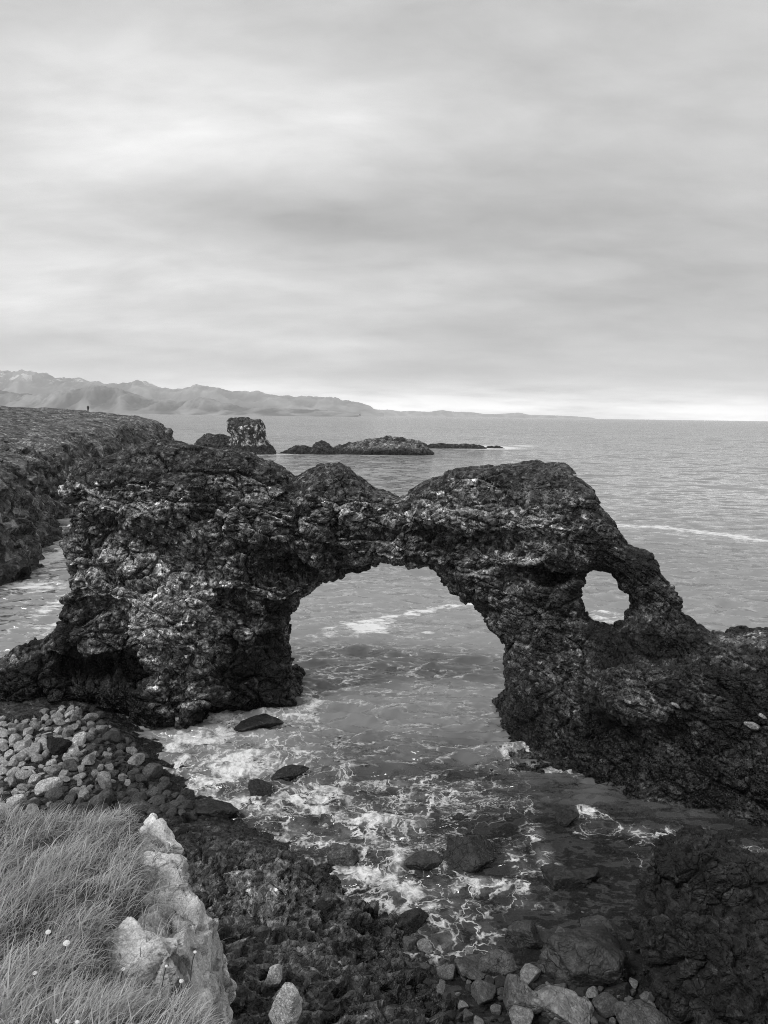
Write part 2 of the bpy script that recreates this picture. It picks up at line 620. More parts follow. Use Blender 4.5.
    blob(540, 560, 28.3, 1.6, 0.9, 0.9, 0.7)
    blob(268, 670, 31.2, 1.3, 1.2, 1.5, 0.6)
    blob(515, 762, 26.4, 1.3, 1.0, 0.35, 0.4)
    blob(670, 700, 25.0, 2.6, 1.2, 1.3, 0.9)
    # hollows
    blob(95, 676, 28.9, 1.9, 1.3, 1.0, 0.5, -1)
    blob(124, 655, 28.5, 0.6, 1.0, 1.1, 0.4, -1)
    blob(288, 572, 30.6, 0.8, 0.8, 0.55, 0.4, -1)
    blob(228, 620, 30.2, 0.8, 0.7, 1.2, 0.5, -1)
    blob(150, 553, 29.3, 2.6, 0.8, 0.3, 0.3, -1)
    blob(440, 540, 29.4, 1.3, 0.7, 0.5, 0.4, -1)
    blob(530, 580, 28.0, 1.6, 0.7, 0.35, 0.3, -1)

    def big(P):
        Q = P.copy()
        st = fbm(P * np.array([1, 1, 2.2], f32), 3.2, 3, seed=40)
        led = np.abs(((P[:, 2] * 0.75 + 0.22 * P[:, 0] + 0.8 * fbm(P, 4.0, 2, seed=60)) % 1.0) - 0.5) - 0.25
        return ((0.40 * st + 0.16 * led) * (1 - 0.45 * smooth(P[:, 2], 7.0, 9.5))).astype(f32)
    F = band_noise(F, ax, 1.3, big)
    V, Q = surfnet(F, org, vox)
    V, Q = drop_islands(V, Q)
    V, Q = subdiv(V, Q)
    N = normals(V, Q)
    P = V.copy()
    rt = rotm(0, R(14), 0)
    d0, h0 = blocks(P, 2.1, 9, (1, 1, 1.6), rt, 0.5, 0.9, 0.6, 0.05)
    d1, h1 = blocks(P, 0.95, 1, (1, 1, 1.5), rt)
    d2_, h2 = blocks(P, 0.44, 2, (1, 1, 1.6), rt, 0.35, 1.1)
    df, hf_ = blocks(P, 0.34, 12, (0.28, 1.0, 1.5), rotm(0, R(38), 0), 0.9, 0.8, 0.6, 0.10)
    d3, h3 = blocks(P, 0.17, 3, (1, 1, 1.3), rt)
    right = smooth(P[:, 0], 2.5, 6.5)                 # the wet right leg is finer and smoother
    left = 1 - right
    top = smooth(P[:, 2], 7.6, 9.4) * smooth(N[:, 2], 0.25, 0.7)
    amp = (1 - 0.55 * top)
    rim = np.minimum(np.abs(sd_poly(P[:, 0], P[:, 2], hp)), np.minimum(np.abs(sd_poly(P[:, 0], P[:, 2], wp)), np.abs(sd_poly(P[:, 0], P[:, 2], op))))
    amp = amp * (0.68 + 0.32 * smooth(rim, 0.05, 1.0))
    disp = amp * ((0.42 - 0.25 * right) * d0 + (0.28 - 0.18 * right) * d1 + (0.15 - 0.07 * right) * d2_ + 0.045 * d3 + 0.13 * right * (1 - 0.6 * smooth(P[:, 2], 5.5, 8.0)) * df)
    disp += 0.03 * fbm(P, 0.35, 3, seed=70)
    V = V + N * disp[:, None].astype(f32)
    # contorted flow bands running down the right leg
    # --- tone: lichen and dry rubble pale, wet sea-washed rock nearly black
    def gz_(px, py, y, rr):
        c = at_y(px, py, y)
        return np.exp(-((V[:, 0] - c[0]) ** 2 + (V[:, 2] - c[2]) ** 2 + 0.3 * (V[:, 1] - c[1]) ** 2) / rr ** 2)
    dry = 0.26 + 0.45 * left * smooth(V[:, 2], 0.8, 3.5)
    for (px, py, y, rr, am) in [(175, 625, 28.5, 2.2, 1.2), (185, 690, 28.5, 1.4, 0.8), (115, 575, 29, 1.6, 0.8), (150, 510, 30, 2.4, 0.4), (190, 550, 29.5, 1.5, 0.5), (360, 520, 29, 1.0, 0.45),
                                (340, 500, 29, 1.2, 0.25), (520, 540, 28.5, 2.0, 0.6), (450, 510, 29, 1.8, 0.4), (550, 500, 29, 1.8, 0.4), (470, 480, 30, 1.6, 0.35),
                                (260, 640, 29, 1.8, -0.45), (60, 670, 29, 3.0, -0.5), (200, 735, 28, 1.5, -0.5), (130, 700, 28, 1.2, -0.4), (480, 560, 29, 1.5, -0.12)]:
        dry = dry + am * gz_(px, py, y, rr)
    patch = fbm(P, 1.6, 4, seed=90)
    lich = np.clip(dry + 0.60 * patch + 0.35 * (h0 - 0.5) + 0.25 * (h1 - 0.5), 0.02, 1.4)
    spec = np.clip((h2 - 0.55) * 2.2, 0, 1) * 0.6 + np.clip((h3 - 0.62) * 2.6, 0, 1) * 0.6
    tone = (0.016 + 0.150 * lich + 0.28 * lich ** 1.6 * spec) * (1 - 0.1 * right)
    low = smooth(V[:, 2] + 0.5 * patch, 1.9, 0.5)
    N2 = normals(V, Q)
    ledge = smooth(N2[:, 2], 0.15, 0.85) * np.clip(lich, 0, 1.2)          # lichen and grit on the dry ledges, with light from above painted in
    tone = tone * (0.75 + 1.3 * ledge)  # top-lit contrast put into the tone: upward faces paler, the rest darker
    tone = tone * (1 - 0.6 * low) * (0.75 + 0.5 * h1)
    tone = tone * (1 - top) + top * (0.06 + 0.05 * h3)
    wet = np.clip(0.25 + 0.4 * right + low - 0.5 * lich, 0, 1)
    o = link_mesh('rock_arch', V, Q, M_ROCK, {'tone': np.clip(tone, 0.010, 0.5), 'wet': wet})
    tag(o, 'dark rugged basalt arch with one large opening and a small window beside it', 'rock arch')
    return o, V, Q


ARCH, AV, AQ = build_arch()

# ------------------------------------------------------------------ SHORE: rock slope and beach under the cliff
WL = [at_z(px, py)[:2] for px, py in [(128, 722), (150, 742), (168, 762), (190, 795), (240, 818), (290, 850), (335, 872), (362, 900), (384, 930), (404, 970), (424, 1010)]]
LANDP = [tuple(p) for p in WL] + [(1.6, 12.4), (3.2, 10), (6.5, 7), (16, 4), (16, -12), (-45, -12), (-45, 31.5), (-11.5, 31.5)]


def shore_z(x, y):
    s = -sd_poly(x, y, LANDP)
    zb = np.where(s > 0, 1.5 * (1 - np.exp(-np.maximum(s, 0) / 3.2)), 0.35 * s)
    zr = np.interp(s, [-4, -1, 0, 1, 2.2, 3.5, 5, 7, 9, 14], [-1.6, -0.45, 0, 0.75, 1.35, 2.1, 3.4, 5.2, 7.0, 8.2])
    b = smooth(y + 0.8 * np.maximum(0, -x - 3.5), 17.5, 21)
    z = zb * b + zr * (1 - b)
    cap = 10.6 - 0.60 * np.hypot(x, y)
    return np.where(x < -2.0, np.minimum(z, np.maximum(cap, 0.8)), z)


def build_shore():
    vox = 0.06
    xs = np.concatenate([np.arange(-24, -9, 0.12), np.arange(-9, 2.4, 0.045), np.arange(2.4, 8, 0.12)])
    ys = np.concatenate([np.arange(4, 7, 0.1), np.arange(7, 20.5, 0.045), np.arange(20.5, 31, 0.09)])
    gx, gy = np.meshgrid(xs, ys, indexing='ij')
    z = shore_z(gx, gy)
    P = np.stack([gx.ravel(), gy.ravel(), z.ravel()], 1).astype(f32)
    nx, ny = len(xs), len(ys)
    I = np.arange(nx * ny).reshape(nx, ny)
    Q = np.stack([I[:-1, :-1].ravel(), I[1:, :-1].ravel(), I[1:, 1:].ravel(), I[:-1, 1:].ravel()], 1)
    beach = smooth(P[:, 1], 17.0, 20.0)
    P[:, 2] += (1 - beach) * (0.45 * fbm(P, 2.6, 3, seed=200) + 0.25 * ridged(P @ rotm(0, 0, R(-35)).astype(f32) * np.array([0.5, 1.6, 1], f32), 1.6, 3, seed=210) - 0.1)
    N = normals(P, Q)
    # tilted layers cropping out as ribs across the lower slab
    cc = -P[:, 0] * math.sin(R(30)) + P[:, 1] * math.cos(R(30)) + 0.35 * P[:, 2] + 0.30 * fbm(P, 1.6, 3, seed=240)
    fr_ = (cc / 0.34) % 1.0
    rib = np.where(fr_ < 0.72, fr_ / 0.72, (1 - fr_) / 0.28) * (0.6 + 0.8 * hf(hsh(np.floor(cc / 0.34).astype(np.int64), np.zeros(len(P), np.int64), np.zeros(len(P), np.int64), 7), 1))
    rt = rotm(R(18), R(16), R(34))
    near = smooth(P[:, 1], 16.8, 13.6)                # lower near part: dark, in thin tilted layers
    dl, hl = blocks(P, 0.52, 21, (0.30, 2.1, 2.1), rt, 0.5, 0.9, 0.7, 0.10)
    d1, h1 = blocks(P, 1.05, 22, (0.7, 1.2, 1.2), rt)
    d2, h2 = blocks(P, 0.24, 23, (0.8, 1.2, 1.2), rt)
    d3, h3 = blocks(P, 0.11, 24)
    disp = (1 - 0.6 * beach) * ((0.44 * d1 * (1 - 0.75 * near) + 0.17 * d2 * (1 - 0.85 * near) + 0.07 * d3 * (1 - 0.7 * near)) + near * (0.20 * dl + 0.17 * rib))
    V = P + N * disp[:, None].astype(f32)
    pt = fbm(P, 1.3, 4, seed=230)
    tone = 0.07 + 0.26 * np.clip(h2 - 0.5, 0, 1) + 0.24 * np.clip(h3 - 0.55, 0, 1) + 0.08 * pt
    tone = tone * (1 - 0.65 * near) + near * (0.022 + 0.16 * np.clip(hl - 0.62, 0, 1) + 0.05 * smooth(rib, 0.6, 1.0))
    tone = tone * (1 - 0.62 * beach)
    lg = at_z(265, 878, 0.8)
    tone += 0.14 * np.exp(-((V[:, 0] - lg[0]) ** 2 + (V[:, 1] - lg[1]) ** 2) / 0.8) * (h1 > 0.3)
    wetl = smooth(V[:, 2], 0.7, 0.1)
    tone = np.clip(tone * (1 - 0.6 * wetl), 0.012, 0.4)
    o = link_mesh('shore_terrain', V, Q, M_SHORE, {'tone': tone, 'wet': np.clip(0.2 + wetl, 0, 1)})
    struct(o)
    return o, V, Q


SHORE, SV, SQ = build_shore()


# ------------------------------------------------------------------ GRASS BANK in the foreground
def bank_z(y, x=0.0):
    return np.interp(y, [-3, 0, 2, 3.5, 5, 7, 9], [10.6, 10.4, 9.75, 9.1, 8.72, 8.3, 8.0]) - 0.03 * (x + 2.5)


def on_bank(px, py, dz=0.0):
    y = 5.0
    for _ in range(30):
        z = float(bank_z(y)) + dz
        p = at_z(px, py, z)
        y = 0.5 * y + 0.5 * p[1]
    return at_z(px, py, float(bank_z(y)) + dz)


EDGE = [(-260, 820), (-120, 820), (0, 820), (30, 826), (70, 824), (100, 820), (128, 814), (140, 816), (143, 838), (146, 870), (143, 905), (135, 925), (112, 932), (106, 955), (118, 985), (150, 1005), (190, 990), (214, 1010), (228, 1050), (250, 1150)]
BANKP = [tuple(on_bank(*p)[:2]) for p in EDGE] + [(0.6, 1.2), (2.2, -2.5), (-9, -2.5), (-9, 7.0)]


def build_bank():
    ax, org = grid((-8.6, -2, 6.0), (2.2, 7.9, 11.2), 0.05)
    xs, ys, zs = ax
    gx, gy = np.meshgrid(xs, ys, indexing='ij')
    PP = np.stack([gx.ravel(), gy.ravel(), np.zeros(gx.size)], 1).astype(f32)
    top = bank_z(gy, gx) + (0.10 * fbm(PP, 0.9, 3, seed=301)).reshape(gx.shape)
    # the far tussock stands a little higher than the near one
    pl = sd_poly(gx, gy, BANKP) + (0.06 * fbm(PP, 0.4, 3, seed=302)).reshape(gx.shape)
    k = 0.22
    a = pl[:, :, None] + 0.12 * (zs[None, None, :] - top[:, :, None] + 0.3)      # slight undercut
    b = zs[None, None, :] - top[:, :, None]
    F = smax(a, b, k).astype(f32)
    V, Q = surfnet(F, org, 0.05)
    N = normals(V, Q)
    V = V + N * (0.035 * fbm(V, 0.12, 3, seed=303))[:, None]
    m, t = material('turf_soil')
    co = t.n('ShaderNodeTexCoord').outputs['Object']
    st = t.n('ShaderNodeMapping', i_Vector=co); st.inputs['Scale'].default_value = (40, 40, 6)
    n = t.noise(st.outputs[0], 1.0, 5, 0.6)
    g = t.maprange(n, 0.3, 0.7, 0.03, 0.12)
    bp = t.n('ShaderNodeBump', i_Height=n, i_Strength=1.0, i_Distance=0.03)
    p = t.n('ShaderNodeBsdfPrincipled', i_Base_Color=t.grey(g), i_Roughness=0.95, i_Normal=bp.outputs[0])
    t.n('ShaderNodeOutputMaterial', i_Surface=p.outputs[0])
    o = link_mesh('ground_bank', V, Q, m)
    struct(o)
    return V, Q


BV, BQ = build_bank()
bank_bvh = BVHTree.FromPolygons(BV.tolist(), BQ.tolist())
shore_bvh = BVHTree.FromPolygons(SV.tolist(), SQ.tolist())
arch_bvh = BVHTree.FromPolygons(AV.tolist(), AQ.tolist())


def hit(bvh, px, py):
    d = ray(px, py)
    loc, nor, i, dist = bvh.ray_cast(Vector(EYE.tolist()), Vector(d.tolist()))
    return (np.array(loc), np.array(nor)) if loc is not None else (None, None)


def drop(bvh, x, y, z=20.0):
    loc, nor, i, dist = bvh.ray_cast(Vector((x, y, z)), Vector((0, 0, -1)))
    return (np.array(loc), np.array(nor)) if loc is not None else (None, None)


# ------------------------------------------------------------------ GRASS blades
def blade_mesh(roots, dirs, length, width, lean, tone, seg=4):
    """curved tapering blades: roots (n,3), dirs (n,2) lean direction, all per blade"""
    n = len(roots)
    t = np.linspace(0, 1, seg + 1)
    side = np.stack([-dirs[:, 1], dirs[:, 0], np.zeros(n)], 1)
    rows = []
    for i, u in enumerate(t):
        ang = lean * (0.25 + 0.95 * u)
        hor = length * u * np.sin(np.clip(ang, 0, 1.75)) * 0.9
        ver = length * (u * np.cos(np.clip(ang, 0, 1.75) * 0.85))
        c = roots + np.stack([dirs[:, 0] * hor, dirs[:, 1] * hor, ver], 1)
        wd = width * (1 - u ** 1.5) * 0.5 + 0.0002
        rows += [c - side * wd[:, None], c + side * wd[:, None]]
    V = np.stack(rows, 1).reshape(-1, 3)
    k = 2 * (seg + 1)
    base = (np.arange(n) * k)[:, None, None]
    q = np.array([[2 * i, 2 * i + 1, 2 * i + 3, 2 * i + 2] for i in range(seg)])[None]
    return V, (base + q).reshape(-1, 4), np.repeat(tone, k)


def grass_material():
    m, t = material('grass_blades')
    tone = t.attr('tone')
    d = t.n('ShaderNodeBsdfDiffuse', i_Color=t.grey(tone))
    tr = t.n('ShaderNodeBsdfTranslucent', i_Color=t.grey(t.math('MULTIPLY', tone, 0.8)))
    gl = t.n('ShaderNodeBsdfGlossy', i_Color=(1, 1, 1, 1), i_Roughness=0.45)
    a = t.n('ShaderNodeMixShader', i_0=0.35, i_1=d.outputs[0], i_2=tr.outputs[0])
    b = t.n('ShaderNodeMixShader', i_0=0.04, i_1=a.outputs[0], i_2=gl.outputs[0])
    t.n('ShaderNodeOutputMaterial', i_Surface=b.outputs[0])
    return m


M_GRASS = grass_material()


def build_grass():   # called once the outcrop stands
    n = 120000
    x = RNG.uniform(-5.6, 0.6, n); y = RNG.uniform(1.6, 7.6, n)
    P2 = np.stack([x, y, np.zeros(n)], 1).astype(f32)
    d = sd_poly(x, y, BANKP)
    cl = fbm(P2, 0.28, 3, seed=401)
    keep = (d < 0.05) & (RNG.random(n) < 0.75 + 0.8 * cl)
    x, y, d, cl, P2 = x[keep], y[keep], d[keep], cl[keep], P2[keep]
    loc = []
    ok = []
    for i in range(len(x)):
        p, q = drop(bank_bvh, x[i], y[i])
        if p is None or p[2] < 7.5:
            ok.append(False); continue
        ok.append(True); loc.append(p)
    ok = np.array(ok)
    x, y, d, cl, P2 = x[ok], y[ok], d[ok], cl[ok], P2[ok]
    loc = np.array(loc)
    # tufts rooted in the cracks of the pale outcrop, next to the turf
    tx, ty, tl = [], [], []
    for k in range(9000):
        a, b = RNG.uniform(-2.6, -0.7), RNG.uniform(3.6, 6.6)
        dd = float(sd_poly(np.array([a]), np.array([b]), BANKP)[0])
        if dd < 0.02 or RNG.random() > math.exp(-dd / 0.09) + 0.03:
            continue
        if fbm(np.array([[a, b, 0]], f32), 0.25, 2, seed=415)[0] < 0.02:
            continue
        p, q = drop(out_bvh, a, b)
        if p is not None and q[2] > 0.35:
            tx.append(a); ty.append(b); tl.append(p)
    if tx:
        x = np.concatenate([x, tx]); y = np.concatenate([y, ty]); loc = np.concatenate([loc, np.array(tl)])
        d = np.concatenate([d, np.full(len(tx), -0.3)]); cl = np.concatenate([cl, np.zeros(len(tx))])
        P2 = np.stack([x, y, np.zeros(len(x))], 1).astype(f32)
    n = len(x)
    wind = R(38) + 0.9 * fbm(P2, 1.1, 2, seed=405) + RNG.normal(0, 0.85, n)      # blown to the right and away
    dirs = np.stack([np.cos(wind), np.sin(wind)], 1)
    edge = smooth(d, -0.2, 0.0)
    L = (0.105 + 0.075 * np.clip(cl + 0.4, 0, 1.2)) * RNG.uniform(0.6, 1.45, n) * (1 - 0.25 * edge)
    W = RNG.uniform(0.0035, 0.0085, n)
    lean = np.clip(RNG.normal(1.0, 0.28, n) + 0.35 * edge, 0.3, 1.9)
    tone = 0.22 + 0.38 * RNG.random(n) ** 2 + 0.08 * cl
    dead = RNG.random(n) < 0.20 + 0.16 * fbm(P2, 0.6, 2, seed=409)
    tone = np.where(dead, RNG.uniform(0.36, 0.75, n), tone)
    stalk = RNG.random(n) < 0.006                        # taller pale stalks
    broad = (RNG.random(n) < 0.05) & (fbm(P2, 0.5, 2, seed=417) > 0.1)
    L = np.where(stalk, RNG.uniform(0.24, 0.36, n), L)
    W = np.where(broad, RNG.uniform(0.010, 0.017, n), W)
    L = np.where(broad, L * 0.8, L)
    tone = np.where(stalk, 0.7, np.where(broad, RNG.uniform(0.10, 0.2, n), tone))
    bare = fbm(P2, 0.45, 3, seed=419) > 0.42
    L = np.where(bare & ~stalk, L * 0.45, L)
    V, Q, T = blade_mesh(loc - np.array([0, 0, 0.01]), dirs, L, W, lean, np.clip(tone, 0.05, 0.6))
    o = link_mesh('grass', V, Q, M_GRASS, {'tone': T}, flat=False)
    struct(o, 'stuff')
    o['label'] = 'long windblown grass on the clifftop bank'



# ------------------------------------------------------------------ rocks grown from blobs
def blob_rock(name, blobs, vox, mat, layers, tone_fn, k=0.3, noise=(0.3, 1.0), sub=1, cut=None, seed=0, box=False):
    done = []
    B = [(np.asarray(c, float), np.asarray(r, float)) for c, r in blobs]
    lo = np.min([c - r for c, r in B], 0) - 0.25 * np.max([r for c, r in B]) - 4 * vox
    hi = np.max([c + r for c, r in B], 0) + 0.25 * np.max([r for c, r in B]) + 4 * vox
    ax, org = grid(lo, hi, vox)
    X, Y, Z = ax[0][:, None, None], ax[1][None, :, None], ax[2][None, None, :]
    F = None
    for c, r in B:
        e = np.sqrt(((X - c[0]) / r[0]) ** 2 + ((Y - c[1]) / r[1]) ** 2 + ((Z - c[2]) / r[2]) ** 2)
        d = ((e - 1) * r.min()).astype(f32)
        if box:
            rm = rotm(*np.random.default_rng(seed + len(done)).uniform(-0.7, 0.7, 3)); done.append(1)
            a, b_, c_ = X - c[0], Y - c[1], Z - c[2]
            q = [np.abs(a * rm[0, i] + b_ * rm[1, i] + c_ * rm[2, i]) - r[i] * 0.74 for i in range(3)]
            d = (np.sqrt(np.maximum(q[0], 0) ** 2 + np.maximum(q[1], 0) ** 2 + np.maximum(q[2], 0) ** 2) + np.minimum(np.maximum(np.maximum(q[0], q[1]), q[2]), 0) - 0.02).astype(f32)
        F = d if F is None else smin(F, d, k).astype(f32)
    if cut is not None:
        F = np.maximum(F, (cut - Z).astype(f32) + 0 * F)
    a, s = noise
    F = band_noise(F, ax, a * 2.5, lambda P: a * fbm(P, s, 3, seed=seed))
    V, Q = surfnet(F, org, vox)
    V, Q = drop_islands(V, Q)
    for _ in range(sub):
        V, Q = subdiv(V, Q)
    N = normals(V, Q)
    disp = 0; hs = []
    for i, (sc, am, an, rt) in enumerate(layers):
        d, h = blocks(V, sc, seed + 10 + i, an, rt)
        disp = disp + am * d
        hs.append(h)
    P = V
    V = (V + N * np.asarray(disp)[:, None]).astype(f32)
    tone, wet = tone_fn(V, N, hs, P)
    piv = np.array([V[:, 0].mean(), V[:, 1].mean(), V[:, 2].min()])
    o = link_mesh(name, V - piv, Q, mat, {'tone': np.clip(tone, 0.01, 0.8), 'wet': np.clip(wet, 0, 1)})
    o.location = piv
    return o, V, Q


# pale outcrop at the lip of the bank
def pale_tone(V, N, hs, P):
    n = fbm(P, 0.5, 4, seed=510)
    return 0.46 + 0.30 * n + 0.16 * (hs[0] - 0.5) - 0.24 * (fbm(P, 0.22, 3, seed=511) > 0.32), np.zeros(len(V))


pb = []
for (px, py, dz, rx, ry, rz) in [(150, 868, -0.30, 0.15, 0.2, 0.24), (160, 895, -0.36, 0.24, 0.35, 0.28), (170, 926, -0.42, 0.32, 0.35, 0.32), (190, 955, -0.48, 0.26, 0.33, 0.34),
                                 (150, 958, -0.32, 0.30, 0.3, 0.26), (130, 972, -0.24, 0.26, 0.3, 0.22), (194, 985, -0.55, 0.24, 0.3, 0.42), (165, 990, -0.40, 0.30, 0.35, 0.3), (175, 960, -1.0, 0.42, 0.6, 0.6)]:
    pb.append((on_bank(px - 7, py, dz), (rx, ry, rz)))
OUT, OV, OQ = blob_rock('rock_outcrop', pb, 0.025, M_PALE, [(0.26, 0.035, (1, 1, 1.2), rotm(.4, .3, .2)), (0.09, 0.014, (1, 1, 1), None)], pale_tone, 0.06, (0.045, 0.3), 1, seed=500, box=True)
tag(OUT, 'pale lichen covered rock jutting from the edge of the grass bank', 'rock')
tip = [(on_bank(156, 838, -0.28), (0.13, 0.15, 0.18)), (on_bank(160, 852, -0.34), (0.15, 0.16, 0.16))]
TIP, TV, TQ = blob_rock('pale_rock', tip, 0.016, M_PALE, [(0.3, 0.06, (1, 1, 1), None), (0.09, 0.012, (1, 1, 1), None)],
                        lambda V, N, hs, P: (0.68 + 0.1 * fbm(P, 0.3, 3, seed=520), np.zeros(len(V))), 0.05, (0.03, 0.2), 1, seed=515, box=True)
tag(TIP, 'white cracked rock at the far tip of the grass bank', 'rock')


out_bvh = BVHTree.FromPolygons(np.concatenate([OV, TV]).tolist(), np.concatenate([OQ, TQ + len(OV)]).tolist())
build_grass()


# big dark boulder mass, lower right
def dark_tone(V, N, hs, P):
    n = fbm(P, 0.7, 4, seed=610)
    t = 0.018 + 0.03 * np.clip(hs[1] - 0.5, 0, 1) + 0.035 * np.clip(hs[2] - 0.65, 0, 1) + 0.01 * n
    return t * (0.7 + 0.6 * hs[0]), np.full(len(V), 0.25)


bb = []
for (px, py, y, rx, ry, rz) in [(700, 910, 16.2, 1.3, 1.3, 1.5), (760, 930, 16.2, 1.9, 1.7, 1.6), (680, 960, 15.0, 0.9, 1.1, 1.3), (740, 990, 14.6, 1.6, 1.5, 1.2), (840, 930, 16.4, 2.0, 2.0, 1.7), (700, 870, 17.2, 0.8, 0.8, 0.9), (800, 1030, 13.6, 2.0, 1.5, 1.2)]:
    bb.append((at_y(px, py, y), (rx, ry, rz)))
BIG, GV, GQ = blob_rock('dark_boulder', bb, 0.055, M_SHORE, [(0.8, 0.26, (1, 1, 1.2), None), (0.34, 0.13, (1, 1, 1.2), None), (0.15, 0.055, (1, 1, 1), None)], dark_tone, 0.5, (0.25, 1.1), 1, cut=-0.8, seed=600)
tag(BIG, 'huge black knobbly boulder in the lower right corner of the bay', 'boulder')

# ------------------------------------------------------------------ loose stones
def cube_sphere(n):
    g = np.linspace(-1, 1, n + 1)
    g = np.tan(g * math.pi / 4)
    V, Q = [], []
    for ax in range(3):
        for s in (-1, 1):
            a, b = np.meshgrid(g, g, indexing='ij')
            p = np.zeros((n + 1, n + 1, 3))
            p[..., ax] = s; p[..., (ax + 1) % 3] = a; p[..., (ax + 2) % 3] = b
            base = sum(len(v) for v in V)
            V.append(p.reshape(-1, 3))
            I = base + np.arange((n + 1) ** 2).reshape(n + 1, n + 1)
            q = np.stack([I[:-1, :-1], I[1:, :-1], I[1:, 1:], I[:-1, 1:]], -1).reshape(-1, 4)
            Q.append(q if s > 0 else q[:, ::-1])
    V = np.concatenate(V); Q = np.concatenate(Q)
    V = V / np.linalg.norm(V, axis=1, keepdims=True)
    key = np.round(V, 5)
    _, first, inv = np.unique(key, axis=0, return_index=True, return_inverse=True)
    return V[first], inv.reshape(-1)[Q]


def stone_mesh(seed, n, planes=15, soft=0.018, rough=0.03, dims=(1, 0.8, 0.6), tone=0.15, angular=0.0, wet=0.1):
    rg = np.random.default_rng(seed)
    D, Q = cube_sphere(n)
    nn = rg.normal(size=(planes, 3)); nn /= np.linalg.norm(nn, axis=1, keepdims=True)
    dd = rg.uniform(0.56 - 0.06 * angular, 0.92, planes)
    c = D @ nn.T
    r = np.where(c > 0.05, dd / np.maximum(c, 0.05), 9)
    r = np.concatenate([r, np.full((len(D), 1), 1.05)], 1)
    r = -soft * np.log(np.sum(np.exp(-r / soft), 1))
    V = (D * np.clip(r, 0.3, 1.2)[:, None] * np.array(dims)).astype(f32)
    S = V + seed * 3.7
    V = V * (1 + rough * fbm(S, 0.3, 4, 0.6, seed=seed) + 2.2 * rough * fbm(S, 1.0, 2, seed=seed + 5))[:, None]
    if n >= 20:
        db, hb_ = blocks(S, 0.55, seed, warp=0.3, crack=0.25)
        V = V * (1 + 0.10 * db)[:, None]
    tn = tone * (1 + 0.35 * fbm(S, 0.6, 3, seed=seed + 9))
    me_o = link_mesh('stone', V, Q, M_STONE, {'tone': np.clip(tn, 0.01, 0.6), 'wet': np.full(len(V), wet)}, flat=False)
    me = me_o.data
    bpy.data.objects.remove(me_o)
    return me, V


def place_stone(name, me, loc, size, rot, label, cat, group=None):
    o = bpy.data.objects.new(name, me)
    COL.objects.link(o)
    o.location = loc; o.scale = (size,) * 3; o.rotation_euler = rot
    return tag(o, label, cat, group)


# beach stones: pale and dry high on the left, dark towards the sea
VAR = {}
for kind, tn in (('pale', 0.50), ('mid', 0.27), ('dark', 0.085)):
    VAR[kind] = [stone_mesh(700 + 20 * len(VAR) + i, 16, planes=random.choice((9, 12, 16)), dims=(1, random.uniform(0.55, 0.95), random.uniform(0.45, 0.85)), tone=tn * random.uniform(0.8, 1.25))[0] for i in range(7)]
BEACH_PX = [(-60, 712), (0, 716), (28, 716), (55, 702), (75, 698), (100, 703), (118, 716), (140, 735), (160, 752), (178, 778), (200, 800), (160, 830), (60, 830), (-60, 830)]
placed = []
tries = 0
sizes = []
while len(placed) < 285 and tries < 14000:
    tries += 1
    px, py = random.uniform(-4, 195), random.uniform(698, 806)
    if sd_poly(np.array([px]), np.array([py]), BEACH_PX)[0] > 0:
        continue
    p = at_z(px, py, 1.0)
    q, nr = drop(shore_bvh, p[0], p[1])
    if q is None or q[2] < -0.25:
        continue
    frac = len(placed) / 285
    s = (random.uniform(0.28, 0.42) if frac < 0.08 else random.uniform(0.17, 0.28) if frac < 0.5 else random.uniform(0.10, 0.17))
    if any((q[0] - a) ** 2 + (q[1] - b) ** 2 < (0.72 * (s + c)) ** 2 for a, b, c in placed):
        continue
    placed.append((q[0], q[1], s))
    pd = 0.95 - px / 150 - max(0, py - 770) / 90 + random.uniform(-0.35, 0.3)
    kind = 'pale' if pd > 0.62 else 'mid' if pd > 0.22 else 'dark'
    lab = {'pale': 'pale grey rounded stone in the beach pile below the arch', 'mid': 'mid grey angular stone in the beach pile below the arch',
           'dark': 'dark damp stone on the seaward side of the beach pile'}[kind]
    place_stone('beach_stone', random.choice(VAR[kind]), (q[0], q[1], q[2] + 0.25 * s), s, (random.uniform(-.4, .4), random.uniform(-.4, .4), random.uniform(0, 6.3)),
                lab, 'stone', f'{kind} stones on the beach under the arch')

